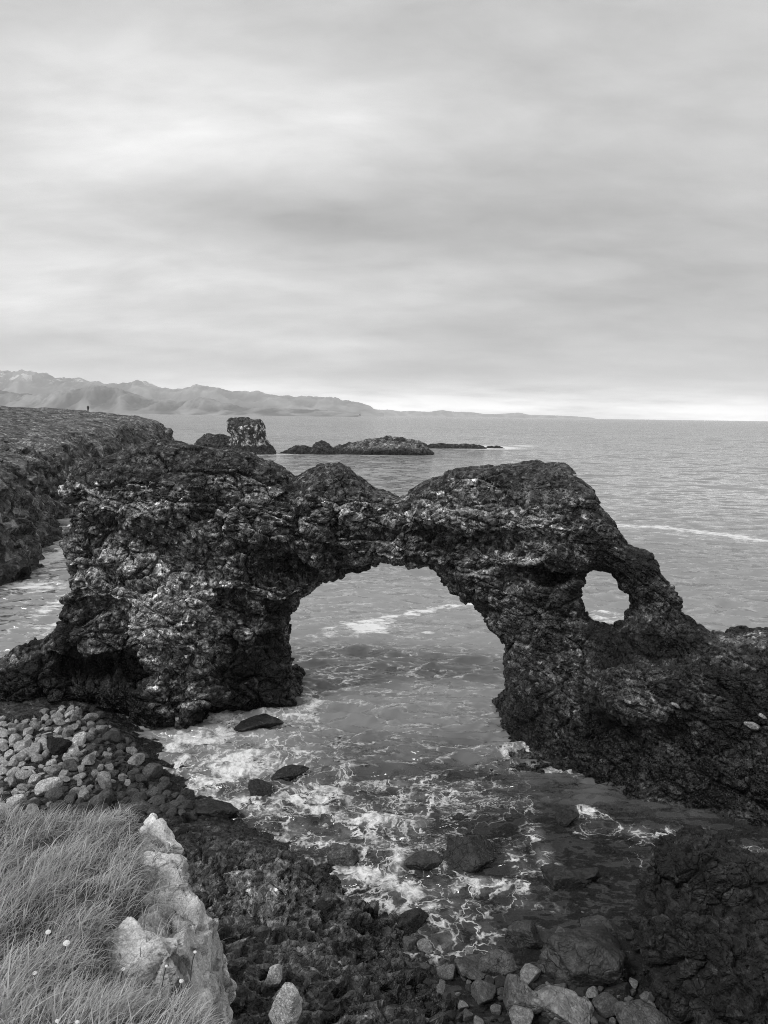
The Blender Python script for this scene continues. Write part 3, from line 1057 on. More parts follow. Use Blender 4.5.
# ------------------------------------------------------------------ single boulders in the shallows and on the near shore
BOULD = [  # px, py, half width px, dims, tone, label
    (588, 962, 44, (1, 0.95, 0.62), 0.045, 'broad black boulder beside the huge knobbly boulder'),
    (518, 1004, 22, (1, 0.9, 0.85), 0.13, 'squarish grey stone at the bottom edge among dark stones'),
    (566, 1012, 36, (1, 0.5, 0.42), 0.22, 'long pale ridge shaped stone at the bottom edge'),
    (527, 936, 18, (1, 0.8, 0.9), 0.06, 'dark wedge boulder standing in the shallows above the square stone'),
    (497, 968, 18, (1, 0.8, 0.75), 0.10, 'grey stone leaning between the square stone and the wedge boulder'),
    (470, 966, 24, (1, 0.8, 0.3), 0.09, 'flat slab lying just under the foamy water edge'),
    (562, 880, 26, (1, 0.62, 0.5), 0.035, 'larger of two black boulders side by side in the dark water'),
    (582, 876, 17, (1, 0.7, 0.4), 0.035, 'smaller of two black boulders side by side in the dark water'),
    (465, 853, 30, (1, 0.7, 0.45), 0.03, 'round black boulder awash in the middle of the bay'),
    (426, 860, 22, (1, 0.8, 0.28), 0.045, 'low dark boulder ringed by foam left of the round one'),
    (346, 858, 17, (1, 0.8, 0.62), 0.10, 'grey boulder at the foam edge beside the rock slope'),
    (415, 920, 15, (1, 0.8, 0.6), 0.025, 'black boulder in foam at the foot of the rock slope'),
    (213, 812, 26, (1, 0.7, 0.42), 0.03, 'black boulder at the corner where beach meets foam'),
    (182, 800, 14, (1, 0.8, 0.6), 0.04, 'small black boulder beside the beach corner boulder'),
    (258, 724, 24, (1, 0.6, 0.35), 0.025, 'black boulder awash below the left leg of the arch'),
    (262, 790, 16, (1, 0.8, 0.5), 0.03, 'black boulder in the middle of the white surf'),
    (290, 772, 18, (1, 0.6, 0.3), 0.03, 'low black boulder at the seaward edge of the surf'),
    (566, 818, 14, (1, 0.7, 0.55), 0.025, 'small black boulder splashed by foam below the right leg'),
    (640, 1018, 26, (1, 0.7, 0.5), 0.09, 'grey boulder at the bottom edge under the huge boulder'),
    (620, 990, 12, (1, 0.7, 0.7), 0.04, 'small dark stone wedged under the broad black boulder'),
    (600, 925, 22, (1, 0.7, 0.28), 0.06, 'sunken grey slab behind the broad black boulder'),
    (58, 775, 13, (1, 0.9, 0.85), 0.02, 'blackest stone in the beach pile'),
    (650, 935, 10, (1, 0.9, 0.8), 0.10, 'small grey block at the foot of the huge boulder'),
]
for i, (px, py, hw, dims, tn, lab) in enumerate(BOULD):
    p = at_z(px, py, 0.1)
    sl = np.linalg.norm(p - EYE)
    s = hw / FPX * sl
    if px < 100:
        q, _ = drop(shore_bvh, p[0], p[1]); p = q + np.array([0, 0, 0.5 * s])
    else:
        p[2] = 0.30 * s * dims[2] + 0.0
    me, SVV = stone_mesh(900 + i, 40, 15, 0.03, 0.06, dims, tn * 0.95, 0.8, 0.15 if px < 100 else 0.75)
    me.materials.clear(); me.materials.append(M_BOULDER)
    place_stone('boulder', me, p, s, (random.uniform(-.2, .2), random.uniform(-.2, .2), random.uniform(-.5, .5)), lab, 'boulder', 'boulders in the bay below the arch')

# two pale wedge stones on the near slope
for (px, py, hw, dims, rz, lab, sd_) in [(276, 976, 11, (0.8, 0.6, 1.15), 0.4, 'small pale pointed stone just above the larger wedge stone', 41),
                                         (285, 1012, 19, (0.8, 0.6, 1.5), -0.3, 'large pale wedge stone at the bottom edge beside the outcrop', 45)]:
    q, nr = hit(shore_bvh, px, py)
    q, nr = hit(shore_bvh, px, py + (14 if sd_ == 41 else 22))      # the foot of the stone rests on the slope
    p = q + UP * (hw / FPX * np.linalg.norm(q - EYE) * 0.9)
    sl = np.linalg.norm(p - EYE)
    me, _ = stone_mesh(sd_, 26, 9, 0.03, 0.02, dims, 0.70, 0.9)
    place_stone('wedge_stone', me, p, hw / FPX * sl, (0.1, 0.15, rz), lab, 'stone')

# small shingle at the bottom edge
SM = [stone_mesh(960 + i, 14, dims=(1, 0.85, 0.7), planes=random.choice((8, 11, 15)), tone=(0.04, 0.06, 0.09, 0.16, 0.05, 0.24, 0.035, 0.11)[i])[0] for i in range(8)]
pl2 = []
tries = 0
while len(pl2) < 150 and tries < 6000:
    tries += 1
    px, py = random.uniform(405, 690), random.uniform(935, 1040)
    if py < 935 + 0.35 * abs(px - 430) * (px < 560):
        continue
    p = at_z(px, py, 0.05)
    s = random.choice((random.uniform(0.07, 0.16), random.uniform(0.07, 0.16), random.uniform(0.16, 0.34)))
    if any((p[0] - a) ** 2 + (p[1] - b) ** 2 < (0.8 * (s + c)) ** 2 for a, b, c in pl2):
        continue
    pl2.append((p[0], p[1], s))
    place_stone('shingle_stone', random.choice(SM), (p[0], p[1], 0.02 + 0.2 * s), s, (random.uniform(-.4, .4), random.uniform(-.4, .4), random.uniform(0, 6.3)),
                'small dark wet stone in the shingle along the bottom edge', 'stone', 'shingle stones at the near water edge')

# pale stones lodged on the right end of the arch
for i, (px, py, hw, lab) in enumerate([(753, 727, 9, 'flat pale stone lodged on the dark ledge at the right edge'), (762, 717, 5, 'small round pale stone at the right edge above the flat one'),
                                       (675, 706, 6, 'pale chip of stone on the dark slope below the window')]):
    q, nr = hit(arch_bvh, px, py)
    if q is None:
        continue
    sl = np.linalg.norm(q - EYE)
    me, _ = stone_mesh(80 + i, 14, dims=(1.0, 0.6, 0.4), tone=0.42)
    place_stone('pale_stone', me, q + np.array([0, 0, 0.03]), hw / FPX * sl, (0, R(25), 0.2), lab, 'stone')


# ------------------------------------------------------------------ SEA and sea bed
def foam_field(x, y):
    f = np.zeros(x.shape)
    spots = [(330, 820, 120, 50, 0.42), (400, 870, 70, 60, 0.45), (240, 760, 90, 40, 0.6), (450, 800, 90, 22, 0.4), (395, 860, 14, 60, 0.75), (375, 820, 50, 10, 0.8), (430, 800, 60, 7, 0.7), (340, 800, 16, 40, 0.7), (540, 850, 12, 40, 0.5), (300, 810, 60, 10, 0.8), (700, 860, 60, 8, 0.5),
             (196, 738, 36, 14, 1.0), (175, 748, 16, 8, 1.0), (222, 716, 14, 12, 1.0), (235, 765, 55, 20, 0.9), (210, 780, 30, 14, 1.0), (312, 702, 12, 8, 1.2), (290, 716, 22, 5, 1.1), (255, 712, 30, 5, 0.8),
             (255, 800, 50, 14, 0.75), (320, 790, 70, 16, 0.62), (400, 785, 60, 10, 0.50), (470, 785, 50, 8, 0.4), (300, 835, 40, 14, 0.5), (360, 875, 30, 14, 0.75), (380, 840, 60, 25, 0.45),
             (400, 885, 26, 24, 0.75), (415, 815, 20, 25, 0.5), (480, 885, 60, 10, 0.65), (440, 910, 40, 18, 0.55), (445, 945, 40, 18, 0.5), (520, 860, 18, 30, 0.35), (520, 750, 40, 7, 0.6), (575, 755, 30, 6, 0.75),
             (545, 768, 60, 7, 0.6), (592, 815, 16, 9, 0.7), (640, 830, 60, 10, 0.40), (690, 842, 40, 8, 0.5), (750, 850, 25, 6, 0.55), (485, 930, 20, 12, 0.4), (530, 905, 30, 10, 0.3)]
    for (px, py, rx, ry, am) in spots:
        c = at_z(px, py)
        sx = rx / FPX * np.linalg.norm(c - EYE)
        sy = abs(at_z(px, py - ry)[1] - at_z(px, py + ry)[1]) / 2
        f = np.maximum(f, am * np.exp(-((x - c[0]) / sx) ** 2 - ((y - c[1]) / sy) ** 2) ** 0.8 if False else am * np.exp(-(((x - c[0]) / sx) ** 2 + ((y - c[1]) / sy) ** 2) ** 0.9))
    return f * 1.35


def sea_foam(x, y):
    f = np.zeros(x.shape)
    for (px, py, rx, ry, am) in [(366, 626, 34, 8, 0.9), (380, 620, 20, 5, 0.8), (430, 632, 14, 4, 0.35), (605, 617, 18, 6, 0.8), (480, 447.3, 36, 1.7, 2.0), (525, 446, 16, 0.9, 1.0), (285, 454, 16, 0.9, 0.9), (400, 453.5, 30, 0.9, 1.0), (250, 455, 26, 0.9, 0.8),
                                 (56, 556, 16, 14, 0.95), (64, 600, 12, 26, 0.75), (25, 586, 34, 5, 1.0), (50, 625, 14, 12, 0.6), (560, 447, 30, 0.8, 0.5), (425, 452, 14, 0.8, 0.7)]:
        c = at_z(px, py)
        sx = rx / FPX * np.linalg.norm(c - EYE)
        sy = abs(at_z(px, py - ry)[1] - at_z(px, py + ry)[1]) / 2
        f = np.maximum(f, am * np.exp(-(((x - c[0]) / sx) ** 2 + ((y - c[1]) / sy) ** 2)))

    def streak(pts, wd, am):
        nonlocal f
        for (p, q) in zip(pts[:-1], pts[1:]):
            a, b = at_z(*p)[:2], at_z(*q)[:2]
            e = b - a
            t = np.clip(((x - a[0]) * e[0] + (y - a[1]) * e[1]) / (e @ e), 0, 1)
            d = np.hypot(x - a[0] - e[0] * t, y - a[1] - e[1] * t)
            f = np.maximum(f, am * np.exp(-(d / wd) ** 2))
    streak([(380, 618), (420, 611), (470, 603), (500, 598)], 0.55, 0.8)
    streak([(600, 524), (660, 527), (720, 534), (800, 545)], 1.8, 0.78)
    streak([(300, 640), (360, 628)], 0.6, 0.4)
    return f


def build_sea():
    dep = np.concatenate([np.linspace(R(50), R(0.4), 800), np.geomspace(R(0.39), math.atan(12 / 13400.0), 60)])
    r = 12 / np.tan(dep)
    th = np.linspace(R(-42), R(42), 1150)
    gr, gt = np.meshgrid(r, th, indexing='ij')
    x, y = gr * np.sin(gt), gr * np.cos(gt)
    dr = np.gradient(r)
    sp = np.maximum(dr, r * (th[1] - th[0]))[:, None]
    h = np.zeros(x.shape)
    rg = np.random.default_rng(5)
    PP = np.stack([x.ravel(), y.ravel(), np.zeros(x.size)], 1).astype(f32)
    calm = smooth(y, 15, 30) * 0.6 + 0.4
    mod = 1 + 0.6 * fbm(PP, 9.0, 3, seed=801).reshape(x.shape)
    wx = 0.35 * fbm(PP, 3.0, 2, seed=802).reshape(x.shape); wy = 0.35 * fbm(PP, 3.0, 2, seed=803).reshape(x.shape)
    for i in range(84):
        lam = 0.22 * (26 ** (i / 83.0))
        lam *= rg.uniform(0.9, 1.1)
        a = R(-83) + rg.normal(0, R(20))
        k = 2 * math.pi / lam
        amp = 0.0175 * lam ** 0.9 * math.exp(-(lam / 3.0) ** 2)
        ph = rg.uniform(0, 6.28)
        ar = k * ((x + wx) * math.cos(a) + (y + wy) * math.sin(a)) + ph
        s = (np.sin(ar) + 1) / 2
        flt = np.clip((lam / sp - 2.5) / 2.0, 0, 1)
        h += amp * (2 * s ** 1.5 - 0.9) * flt
    h *= calm * mod * 0.9
    f1 = foam_field(x, y); f2 = sea_foam(x, y)
    h += 0.05 * f1 * (1 + fbm(PP, 0.35, 3, seed=804).reshape(x.shape) * 1.5)
    shal = smooth(y + 0.25 * np.abs(x - 1) + 1.5 * fbm(PP, 2.0, 3, seed=806).reshape(x.shape), 31, 23)
    V = np.stack([x.ravel(), y.ravel(), h.ravel()], 1)
    nr, nt = x.shape
    I = np.arange(nr * nt).reshape(nr, nt)
    Q = np.stack([I[:-1, :-1].ravel(), I[:-1, 1:].ravel(), I[1:, 1:].ravel(), I[1:, :-1].ravel()], 1)
    m, t = material('sea_water')
    co = t.n('ShaderNodeTexCoord').outputs['Object']
    geo = t.n('ShaderNodeNewGeometry')
    shallow = t.attr('shallow'); surf = t.attr('surf'); drift = t.attr('drift')
    # ripples finer than the mesh, as slopes added to the surface normal
    mp = t.n('ShaderNodeMapping', i_Vector=co); mp.inputs['Scale'].default_value = (0.48, 1.0, 1.0); mp.inputs['Rotation'].default_value = (0, 0, R(7))
    lng = t.noise(mp.outputs[0], 0.035, 3, 0.55, out='Color')
    dist = t.vmath('LENGTH', co)
    acc = None
    #        scale, slope near..far, distances between which it changes
    for sc_, a0, a1, d0, d1 in ((6.5, 2.4, 0.0, 24, 46), (2.1, 4.4, 0.3, 38, 90), (1.0, 1.8, 1.3, 20, 60), (0.42, 0.3, 1.4, 35, 80), (0.13, 0.0, 1.1, 80, 200), (0.038, 0.0, 0.8, 200, 600)):
        nz_ = t.noise(mp.outputs[0], sc_, 2.5 if sc_ > 0.9 else 1.5, 0.55, 0.4, out='Color')
        sp_ = t.n('ShaderNodeSeparateColor', i_0=nz_)
        # long gentle backs and short steep fronts: waves running in to the shore
        fy = t.math('ADD', t.math('MULTIPLY', t.math('SUBTRACT', 0.5, sp_.outputs[1]), 0.9), t.math('SUBTRACT', 0.03, t.math('MULTIPLY', t.math('MAXIMUM', t.math('SUBTRACT', sp_.outputs[1], 0.54), 0.0), 1.4)))
        fx = t.math('MULTIPLY', t.math('SUBTRACT', sp_.outputs[0], 0.5), 0.6)
        sl_ = t.vmath('SCALE', t.n('ShaderNodeCombineXYZ', i_0=fx, i_1=fy, i_2=0.0).outputs[0], s=t.maprange(dist, d0, d1, a0, a1))
        acc = sl_ if acc is None else t.vmath('ADD', acc, sl_)
    s1 = acc
    s2 = (0, 0, 0)
    sl = t.vmath('MULTIPLY', s1, (0.6, 1, 0))
    nrm = t.vmath('NORMALIZE', t.vmath('ADD', geo.outputs['Normal'], sl))
    fr = t.n('ShaderNodeFresnel', i_IOR=1.42, i_Normal=nrm)
    band = t.maprange(lng, 0.35, 0.65, 0.85, 1.12)
    body = t.n('ShaderNodeBsdfDiffuse', i_Color=t.grey(t.math('MULTIPLY', band, 0.27)), i_Normal=(0, 0, 1))
    clear_ = t.n('ShaderNodeBsdfTransparent', i_Color=(0.55, 0.55, 0.55, 1))
    dim = t.n('ShaderNodeBsdfDiffuse', i_Color=(0.05, 0.05, 0.05, 1))
    cl2 = t.n('ShaderNodeMixShader', i_0=0.45, i_1=clear_.outputs[0], i_2=dim.outputs[0])
    under = t.n('ShaderNodeMixShader', i_0=shallow, i_1=body.outputs[0], i_2=cl2.outputs[0])
    gl = t.n('ShaderNodeBsdfGlossy', i_Color=(0.95, 0.95, 0.95, 1), i_Roughness=0.09, i_Normal=nrm)
    water = t.n('ShaderNodeMixShader', i_0=fr.outputs[0], i_1=under.outputs[0], i_2=gl.outputs[0])
    # foam: lace of warped cells, filled where the mask is strong
    wrp = t.vmath('SCALE', t.vmath('SUBTRACT', t.noise(co, 0.9, 4, 0.6, out='Color'), (0.5, 0.5, 0.5)), s=1.6)
    cw = t.vmath('ADD', co, wrp)
    nz = t.noise(co, 1.3, 5, 0.65)
    nz2 = t.noise(co, 9.0, 4, 0.65)
    msk = t.math('MULTIPLY', surf, t.maprange(nz, 0.30, 0.62, 0.45, 1.7))

    def filament(scale, width, lo, hi):
        nn = t.noise(cw, scale, 2, 0.5, 0.8)
        a = t.math('ABSOLUTE', t.math('SUBTRACT', nn, 0.5))
        wd_ = t.math('MULTIPLY', msk, width)
        l = t.maprange(t.math('SUBTRACT', wd_, a), -0.010, 0.026, 0.0, 1.0, True)
        return t.math('MULTIPLY', l, t.maprange(msk, lo, hi, 0.0, 1.0))
    fib = t.noise(t.vmath('ADD', co, t.vmath('SCALE', wrp, s=0.6)), 1.5, 9, 0.70, 0.3)
    lace = filament(0.62, 0.040, 0.08, 0.35)
    lace = t.math('MAXIMUM', lace, t.math('MULTIPLY', filament(1.5, 0.036, 0.22, 0.6), 0.85))
    lace = t.math('MULTIPLY', lace, t.maprange(fib, 0.36, 0.56, 0.15, 1.0))
    fill = t.maprange(t.math('ADD', t.math('MULTIPLY', msk, 0.30), fib), 0.79, 0.97, 0.0, 0.97)
    lace = t.math('MAXIMUM', lace, fill)
    lace = t.math('MULTIPLY', lace, t.maprange(nz2, 0.30, 0.55, 0.45, 1.0))
    milk = t.math('MULTIPLY', t.maprange(msk, 0.3, 1.3, 0.0, 0.22), t.maprange(nz, 0.35, 0.6, 0.3, 1.0))
    lace = t.math('MAXIMUM', lace, milk)
    lace = t.math('MULTIPLY', lace, t.maprange(surf, 0.06, 0.2, 0.0, 1.0))
    dn = t.noise(mp.outputs[0], 2.4, 5, 0.65)
    dr_ = t.math('MULTIPLY', t.maprange(t.math('ADD', t.math('MULTIPLY', drift, 0.75), t.math('MULTIPLY', t.math('SUBTRACT', dn, 0.5), 2.0)), 0.32, 0.62, 0.0, 0.9), t.maprange(drift, 0.05, 0.2, 0.0, 1.0))
    foam = t.math('MAXIMUM', lace, dr_)
    fd = t.n('ShaderNodeBsdfDiffuse', i_Color=(0.80, 0.80, 0.80, 1))
    fin = t.n('ShaderNodeMixShader', i_0=foam, i_1=water.outputs[0], i_2=fd.outputs[0])
    t.n('ShaderNodeOutputMaterial', i_Surface=fin.outputs[0])
    o = link_mesh('sea_water', V, Q, m, {'shallow': shal.ravel(), 'surf': f1.ravel(), 'drift': f2.ravel()}, flat=False)
    struct(o)
    # sea bed
    xs = np.arange(-14, 22, 0.12); ys = np.arange(5, 34, 0.12)
    gx, gy = np.meshgrid(xs, ys, indexing='ij')
    P = np.stack([gx.ravel(), gy.ravel(), np.zeros(gx.size)], 1).astype(f32)
    z = -0.66 - 0.10 * np.maximum(0, gy.ravel() - 17) + 0.35 * fbm(P, 2.2, 4, seed=820)
    near = smooth(gy.ravel() + 0.12 * np.abs(gx.ravel() - 3), 16.0, 13.6)
    z += 0.20 * near
    P[:, 2] = z
    d1, h1 = blocks(P, 0.6, 821, (1, 1, 0.1)); d2, h2 = blocks(P, 1.7, 822, (1, 1, 0.1))
    P[:, 2] += 0.05 * d1 + 0.12 * fbm(P, 0.7, 3, seed=825)
    I = np.arange(P.shape[0]).reshape(gx.shape)
    Q = np.stack([I[:-1, :-1].ravel(), I[1:, :-1].ravel(), I[1:, 1:].ravel(), I[:-1, 1:].ravel()], 1)
    tone = 0.035 + 0.05 * fbm(P, 1.0, 4, seed=823) + 0.02 * h1
    b = link_mesh('seabed_terrain', P, Q, M_SHORE, {'tone': np.clip(tone, 0.01, 0.3), 'wet': np.full(len(P), 0.6)})
    struct(b)
    # the deep floor below everything
    deep = link_mesh('deep_seabed', [(-13400, -60, -6), (13400, -60, -6), (13400, 13400, -6), (-13400, 13400, -6)], [(0, 1, 2, 3)], M_SHORE,
                     {'tone': [0.03] * 4, 'wet': [0.5] * 4})
    struct(deep)


build_sea()


# ------------------------------------------------------------------ HEADLAND on the left
COAST = [(-40, 34), (-30, 44), (-26.0, 51), (-26.4, 55), (-27.6, 60), (-31, 68), (-36, 84), (-42, 108), (-47, 140), (-50, 175), (-53, 200), (-56.5, 212), (-60, 219), (-80, 224), (-130, 228), (-260, 230), (-260, 34)]


def build_headland(lo, hi, vox, name, seed, layers):
    ax, org = grid(lo, hi, vox)
    xs, ys, zs = ax
    gx, gy = np.meshgrid(xs, ys, indexing='ij')
    PP = np.stack([gx.ravel(), gy.ravel(), np.zeros(gx.size)], 1).astype(f32)
    s = -sd_poly(gx, gy, COAST)
    far = smooth(gy, 90, 170)
    s = s + ((1.5 + 0.3 * far.ravel()) * fbm(PP, 9.0, 4, seed=seed)).reshape(gx.shape)
    H = np.interp(s, [-3, 0, 1.2, 2.2, 3.5, 6, 12, 25, 45, 80, 160], [-3, 0.3, 3.2, 5.6, 7.0, 7.8, 9.2, 11.6, 13.2, 14.2, 15.0])
    Hf = np.interp(s, [-4, 0, 2.5, 5, 9, 25, 60, 160], [-3, 0.2, 6.5, 9.4, 10.4, 12.2, 14.0, 15.0])
    H = H * (1 - far) + Hf * far
    H = H + smooth(s, 5, 15) * (0.7 * fbm(PP, 11.0, 5, 0.6, seed=seed + 3) - 0.5 * ridged(PP * np.array([1, 0.5, 1], f32), 9.0, 3, seed=seed + 4) + 0.25).reshape(gx.shape)
    steep = np.interp(s, [-2, 0, 4, 8], [1, 2.6, 2.0, 1.1])
    F = ((zs[None, None, :] - H[:, :, None]) / steep[:, :, None]).astype(f32)
    F = band_noise(F, ax, 2.2, lambda P: 0.8 * fbm(P * np.array([1, 1, 1.7], f32), 4.5, 3, seed=seed + 6) * (1 - 0.85 * smooth(P[:, 2], 8, 10)))
    V, Q = surfnet(F, org, vox)
    N = normals(V, Q)
    disp = 0; hs = []
    flat = smooth(N[:, 2] + 0.15 * fbm(V, 2.5, 3, seed=seed + 60), 0.55, 0.82) * smooth(V[:, 2], 5.0, 7.2)
    for i, (sc, am, an) in enumerate(layers):
        d, h = blocks(V, sc, seed + 20 + i, an)
        disp = disp + am * d * (1 - 0.75 * flat); hs.append(h)
    P = V.copy()
    V = V + N * np.asarray(disp)[:, None].astype(f32)
    n = fbm(P, 3.0, 4, seed=seed + 40)
    rock = 0.07 + 0.22 * np.clip(hs[1] - 0.5, 0, 1) + 0.05 * n + 0.05 * hs[0]
    turf = 0.19 + 0.15 * fbm(P, 3.5, 5, 0.6, seed=seed + 50)
    tone = rock * (1 - flat) + turf * flat
    low = smooth(P[:, 2], 1.6, 0.4)
    tone = tone * (1 - 0.55 * low)
    return V, Q, np.clip(tone, 0.015, 0.4), flat


a = build_headland((-68, 33, -1.0), (-22, 96, 13.6), 0.3, 'near', 1000, [(2.4, 0.8, (1, 1, 1.4)), (0.95, 0.34, (1, 1, 1.3))])
b = build_headland((-150, 95, -1.0), (-36, 234, 14.6), 0.9, 'far', 1000, [(4.5, 1.3, (1, 1, 1.3)), (1.9, 0.6, (1, 1, 1.2))])
HV = np.concatenate([a[0], b[0]]); HQ = np.concatenate([a[1], b[1] + len(a[0])])
HL = link_mesh('headland_terrain', HV, HQ, M_FAR, {'tone': np.concatenate([a[2], b[2]]), 'wet': np.full(len(HV), 0.05)})
struct(HL)
head_bvh = BVHTree.FromPolygons(HV.tolist(), HQ.tolist())


# ------------------------------------------------------------------ far sea stack and skerries: outlines given real depth
def outline_rock(name, px_poly, Y, T, vox, layers, tone_fn, seed):
    pts = [at_y(px, py, Y) for px, py in px_poly]
    poly = [(p[0], p[2]) for p in pts]
    xs_ = [p[0] for p in poly]; zz = [p[1] for p in poly]
    lo = (min(xs_) - 2 * vox - 1, Y - T - 3 * vox - 1, min(zz) - 1.0); hi = (max(xs_) + 2 * vox + 1, Y + T + 3 * vox + 1, max(zz) + 2)
    poly = [(poly[0][0], lo[2] - 3)] + poly + [(poly[-1][0], lo[2] - 3)]
    ax, org = grid(lo, hi, vox)
    gx, gz = np.meshgrid(ax[0], ax[2], indexing='ij')
    d2 = sd_poly(gx, gz, poly)
    r = T * 0.6
    aa = (d2 + r)[:, None, :]
    q = (np.abs(ax[1] - Y) - T + r)[None, :, None]
    F = (np.minimum(np.maximum(aa, q), 0) + np.sqrt(np.maximum(aa, 0) ** 2 + np.maximum(q, 0) ** 2) - r).astype(f32)
    rr = min(r, 0.4 * (max(zz) - min(zz)))
    aa = (d2 + rr)[:, None, :]
    q2 = (np.abs(ax[1] - Y)[None, :, None] - T * np.sqrt(np.clip(-d2 / (0.6 * T), 0.02, 1))[:, None, :])
    F = np.maximum(d2[:, None, :] + 0 * q2, q2 * 0.8).astype(f32)
    F = band_noise(F, ax, 1.6, lambda P: 0.5 * fbm(P, 3.0, 3, seed=seed))
    V, Q = surfnet(F, org, vox)
    V, Q = drop_islands(V, Q)
    N = normals(V, Q)
    disp = 0; hs = []
    for i, (sc, am, an) in enumerate(layers):
        d, h = blocks(V, sc, seed + 3 + i, an); disp = disp + am * d; hs.append(h)
    P = V.copy()
    V = V + N * np.asarray(disp)[:, None].astype(f32)
    tone = tone_fn(V, N, hs, P)
    piv = np.array([V[:, 0].mean(), V[:, 1].mean(), 0])
    o = link_mesh(name, V - piv, Q, M_FAR, {'tone': np.clip(tone, 0.012, 0.8), 'wet': np.full(len(V), 0.1)})
    o.location = piv
    return o


def spotted(V, N, hs, P):
    n = fbm(P, 1.2, 3, seed=1210)
    t = np.where((n + 0.35 * (hs[1] - 0.5) > 0.16) & (P[:, 2] > 2.6), 0.62, 0.045)
    return np.where((N[:, 2] > 0.6) & (P[:, 2] > 8.5), 0.07, t)


S1 = outline_rock('sea_stack', [(226, 455), (229, 446), (231, 436), (227, 428), (228, 420), (236, 418), (250, 418), (261, 419), (264, 426), (266, 436), (270, 445), (276, 453)], 232, 6.0, 0.4,
                  [(2.2, 0.5, (1, 1, 1.3)), (0.8, 0.2, (1, 1, 1))], spotted, 1200)
tag(S1, 'steep sea stack blotched with white standing offshore behind the arch', 'sea stack')
dark = lambda V, N, hs, P: (0.03 + 0.05 * hs[1] + 0.06 * np.clip(fbm(P, 4, 3, seed=1310), 0, 1)) * (1 - 0.5 * smooth(V[:, 2], 1.6, 0.6))
S2 = outline_rock('skerry', [(192, 455), (196, 440), (204, 435), (222, 434), (231, 437), (236, 442), (240, 456)], 238, 6.0, 0.45, [(2.4, 0.6, (1, 1, 1.3)), (0.9, 0.25, (1, 1, 1))], dark, 1300)
tag(S2, 'low dark skerry just left of the white blotched sea stack', 'skerry')
S3 = outline_rock('skerry', [(274, 455), (284, 451), (296, 446), (304, 445), (311, 447), (315, 442), (320, 440), (326, 443), (336, 449), (346, 454)], 236, 4.5, 0.4, [(2.2, 0.5, (1, 1, 1.3)), (0.9, 0.2, (1, 1, 1))], dark, 1400)
tag(S3, 'low black skerry with a small pointed hump right of the sea stack', 'skerry')
lt = lambda V, N, hs, P: (0.05 + 0.22 * smooth(V[:, 2], 1.2, 2.4) * (0.4 + 0.9 * hs[1]) * (fbm(P, 3, 3, seed=1510) > -0.15)) * (1 - 0.7 * smooth(V[:, 2], 1.4, 0.6))
S4 = outline_rock('skerry', [(322, 455), (332, 447), (350, 443), (362, 440), (376, 438), (390, 436.5), (402, 438), (414, 440), (424, 443), (428, 448), (434, 453)], 240, 6.0, 0.45, [(2.2, 0.5, (1, 1, 1.3)), (0.9, 0.25, (1, 1, 1))], lt, 1500)
tag(S4, 'long skerry with a pale grey top, widest of the offshore rocks', 'skerry')
S5 = outline_rock('skerry', [(408, 449), (420, 445), (440, 443.4), (452, 444.2), (466, 443.8), (478, 445), (486, 448)], 290, 3.0, 0.45, [(2.2, 0.4, (1, 1, 1.3)), (0.9, 0.2, (1, 1, 1))], dark, 1600)
tag(S5, 'thin black reef barely above the sea beyond the pale topped skerry', 'skerry')
S6 = outline_rock('skerry', [(484, 449), (488, 446), (496, 445), (502, 446.5), (506, 449)], 296, 2.5, 0.45, [(2.2, 0.4, (1, 1, 1.3)), (0.9, 0.2, (1, 1, 1))], dark, 1700)
tag(S6, 'tiny black reef washed by white foam, farthest right of the skerries', 'skerry')


# ------------------------------------------------------------------ MOUNTAINS across the bay
def build_mountains(name, prof, D, depth, seed, mat, rough):
    px = np.array([p[0] for p in prof], float); py = np.array([p[1] for p in prof], float)
    u = np.linspace(px[0], px[-1], 700)
    crest = np.array([at_y(a, b, D + depth * 0.6) for a, b in zip(u, np.interp(u, px, py) - rough * 2.6 * np.clip(416 - np.interp(u, px, py), 0, 14) / 14 * (ridged(np.stack([u, 0 * u + seed, 0 * u], 1).astype(f32), 17.0, 4, 0.6, seed + 3) - 0.55))])
    nv = 60
    vv = np.linspace(0, 1, nv)
    X = np.zeros((len(u), nv)); Y = np.zeros_like(X); Z = np.zeros_like(X)
    for j, t in enumerate(vv):
        Y[:, j] = D + depth * t
        X[:, j] = crest[:, 0]
    P = np.stack([X.ravel(), Y.ravel(), np.zeros(X.size)], 1).astype(f32)
    sp = (ridged(P * np.array([1.5, 0.7, 1], f32), depth * 0.42, 5, 0.55, seed) - 0.35).reshape(X.shape)
    shape = np.where(vv < 0.6, smooth(vv, 0.0, 0.6) ** 0.8, 1 - 0.6 * smooth(vv, 0.6, 1.0))[None, :]
    edge = np.sin(np.pi * np.clip(vv / 0.6, 0, 1))[None, :]
    cz = np.maximum(crest[:, 2:3], 2)
    fine = 0.09 * fbm(P, depth * 0.06, 3, seed=seed + 9).reshape(X.shape)
    Z = cz * (shape * (1 + 0.0 * sp + fine * rough) + 0.95 * (sp - 0.25) * edge * shape)
    Z = np.minimum(Z, cz * (1.0 + 0.06 * rough * fine / 0.05))
    Z[:, 0] = -5
    V = np.stack([X.ravel(), Y.ravel(), Z.ravel()], 1)
    I = np.arange(V.shape[0]).reshape(X.shape)
    Q = np.stack([I[:-1, :-1].ravel(), I[1:, :-1].ravel(), I[1:, 1:].ravel(), I[:-1, 1:].ravel()], 1)
    o = link_mesh(name, V, Q, mat, {'tone': np.clip(0.04 + 0.20 * smooth(sp.ravel(), -0.05, 0.45), 0, 1)}, flat=False)
    return struct(o)


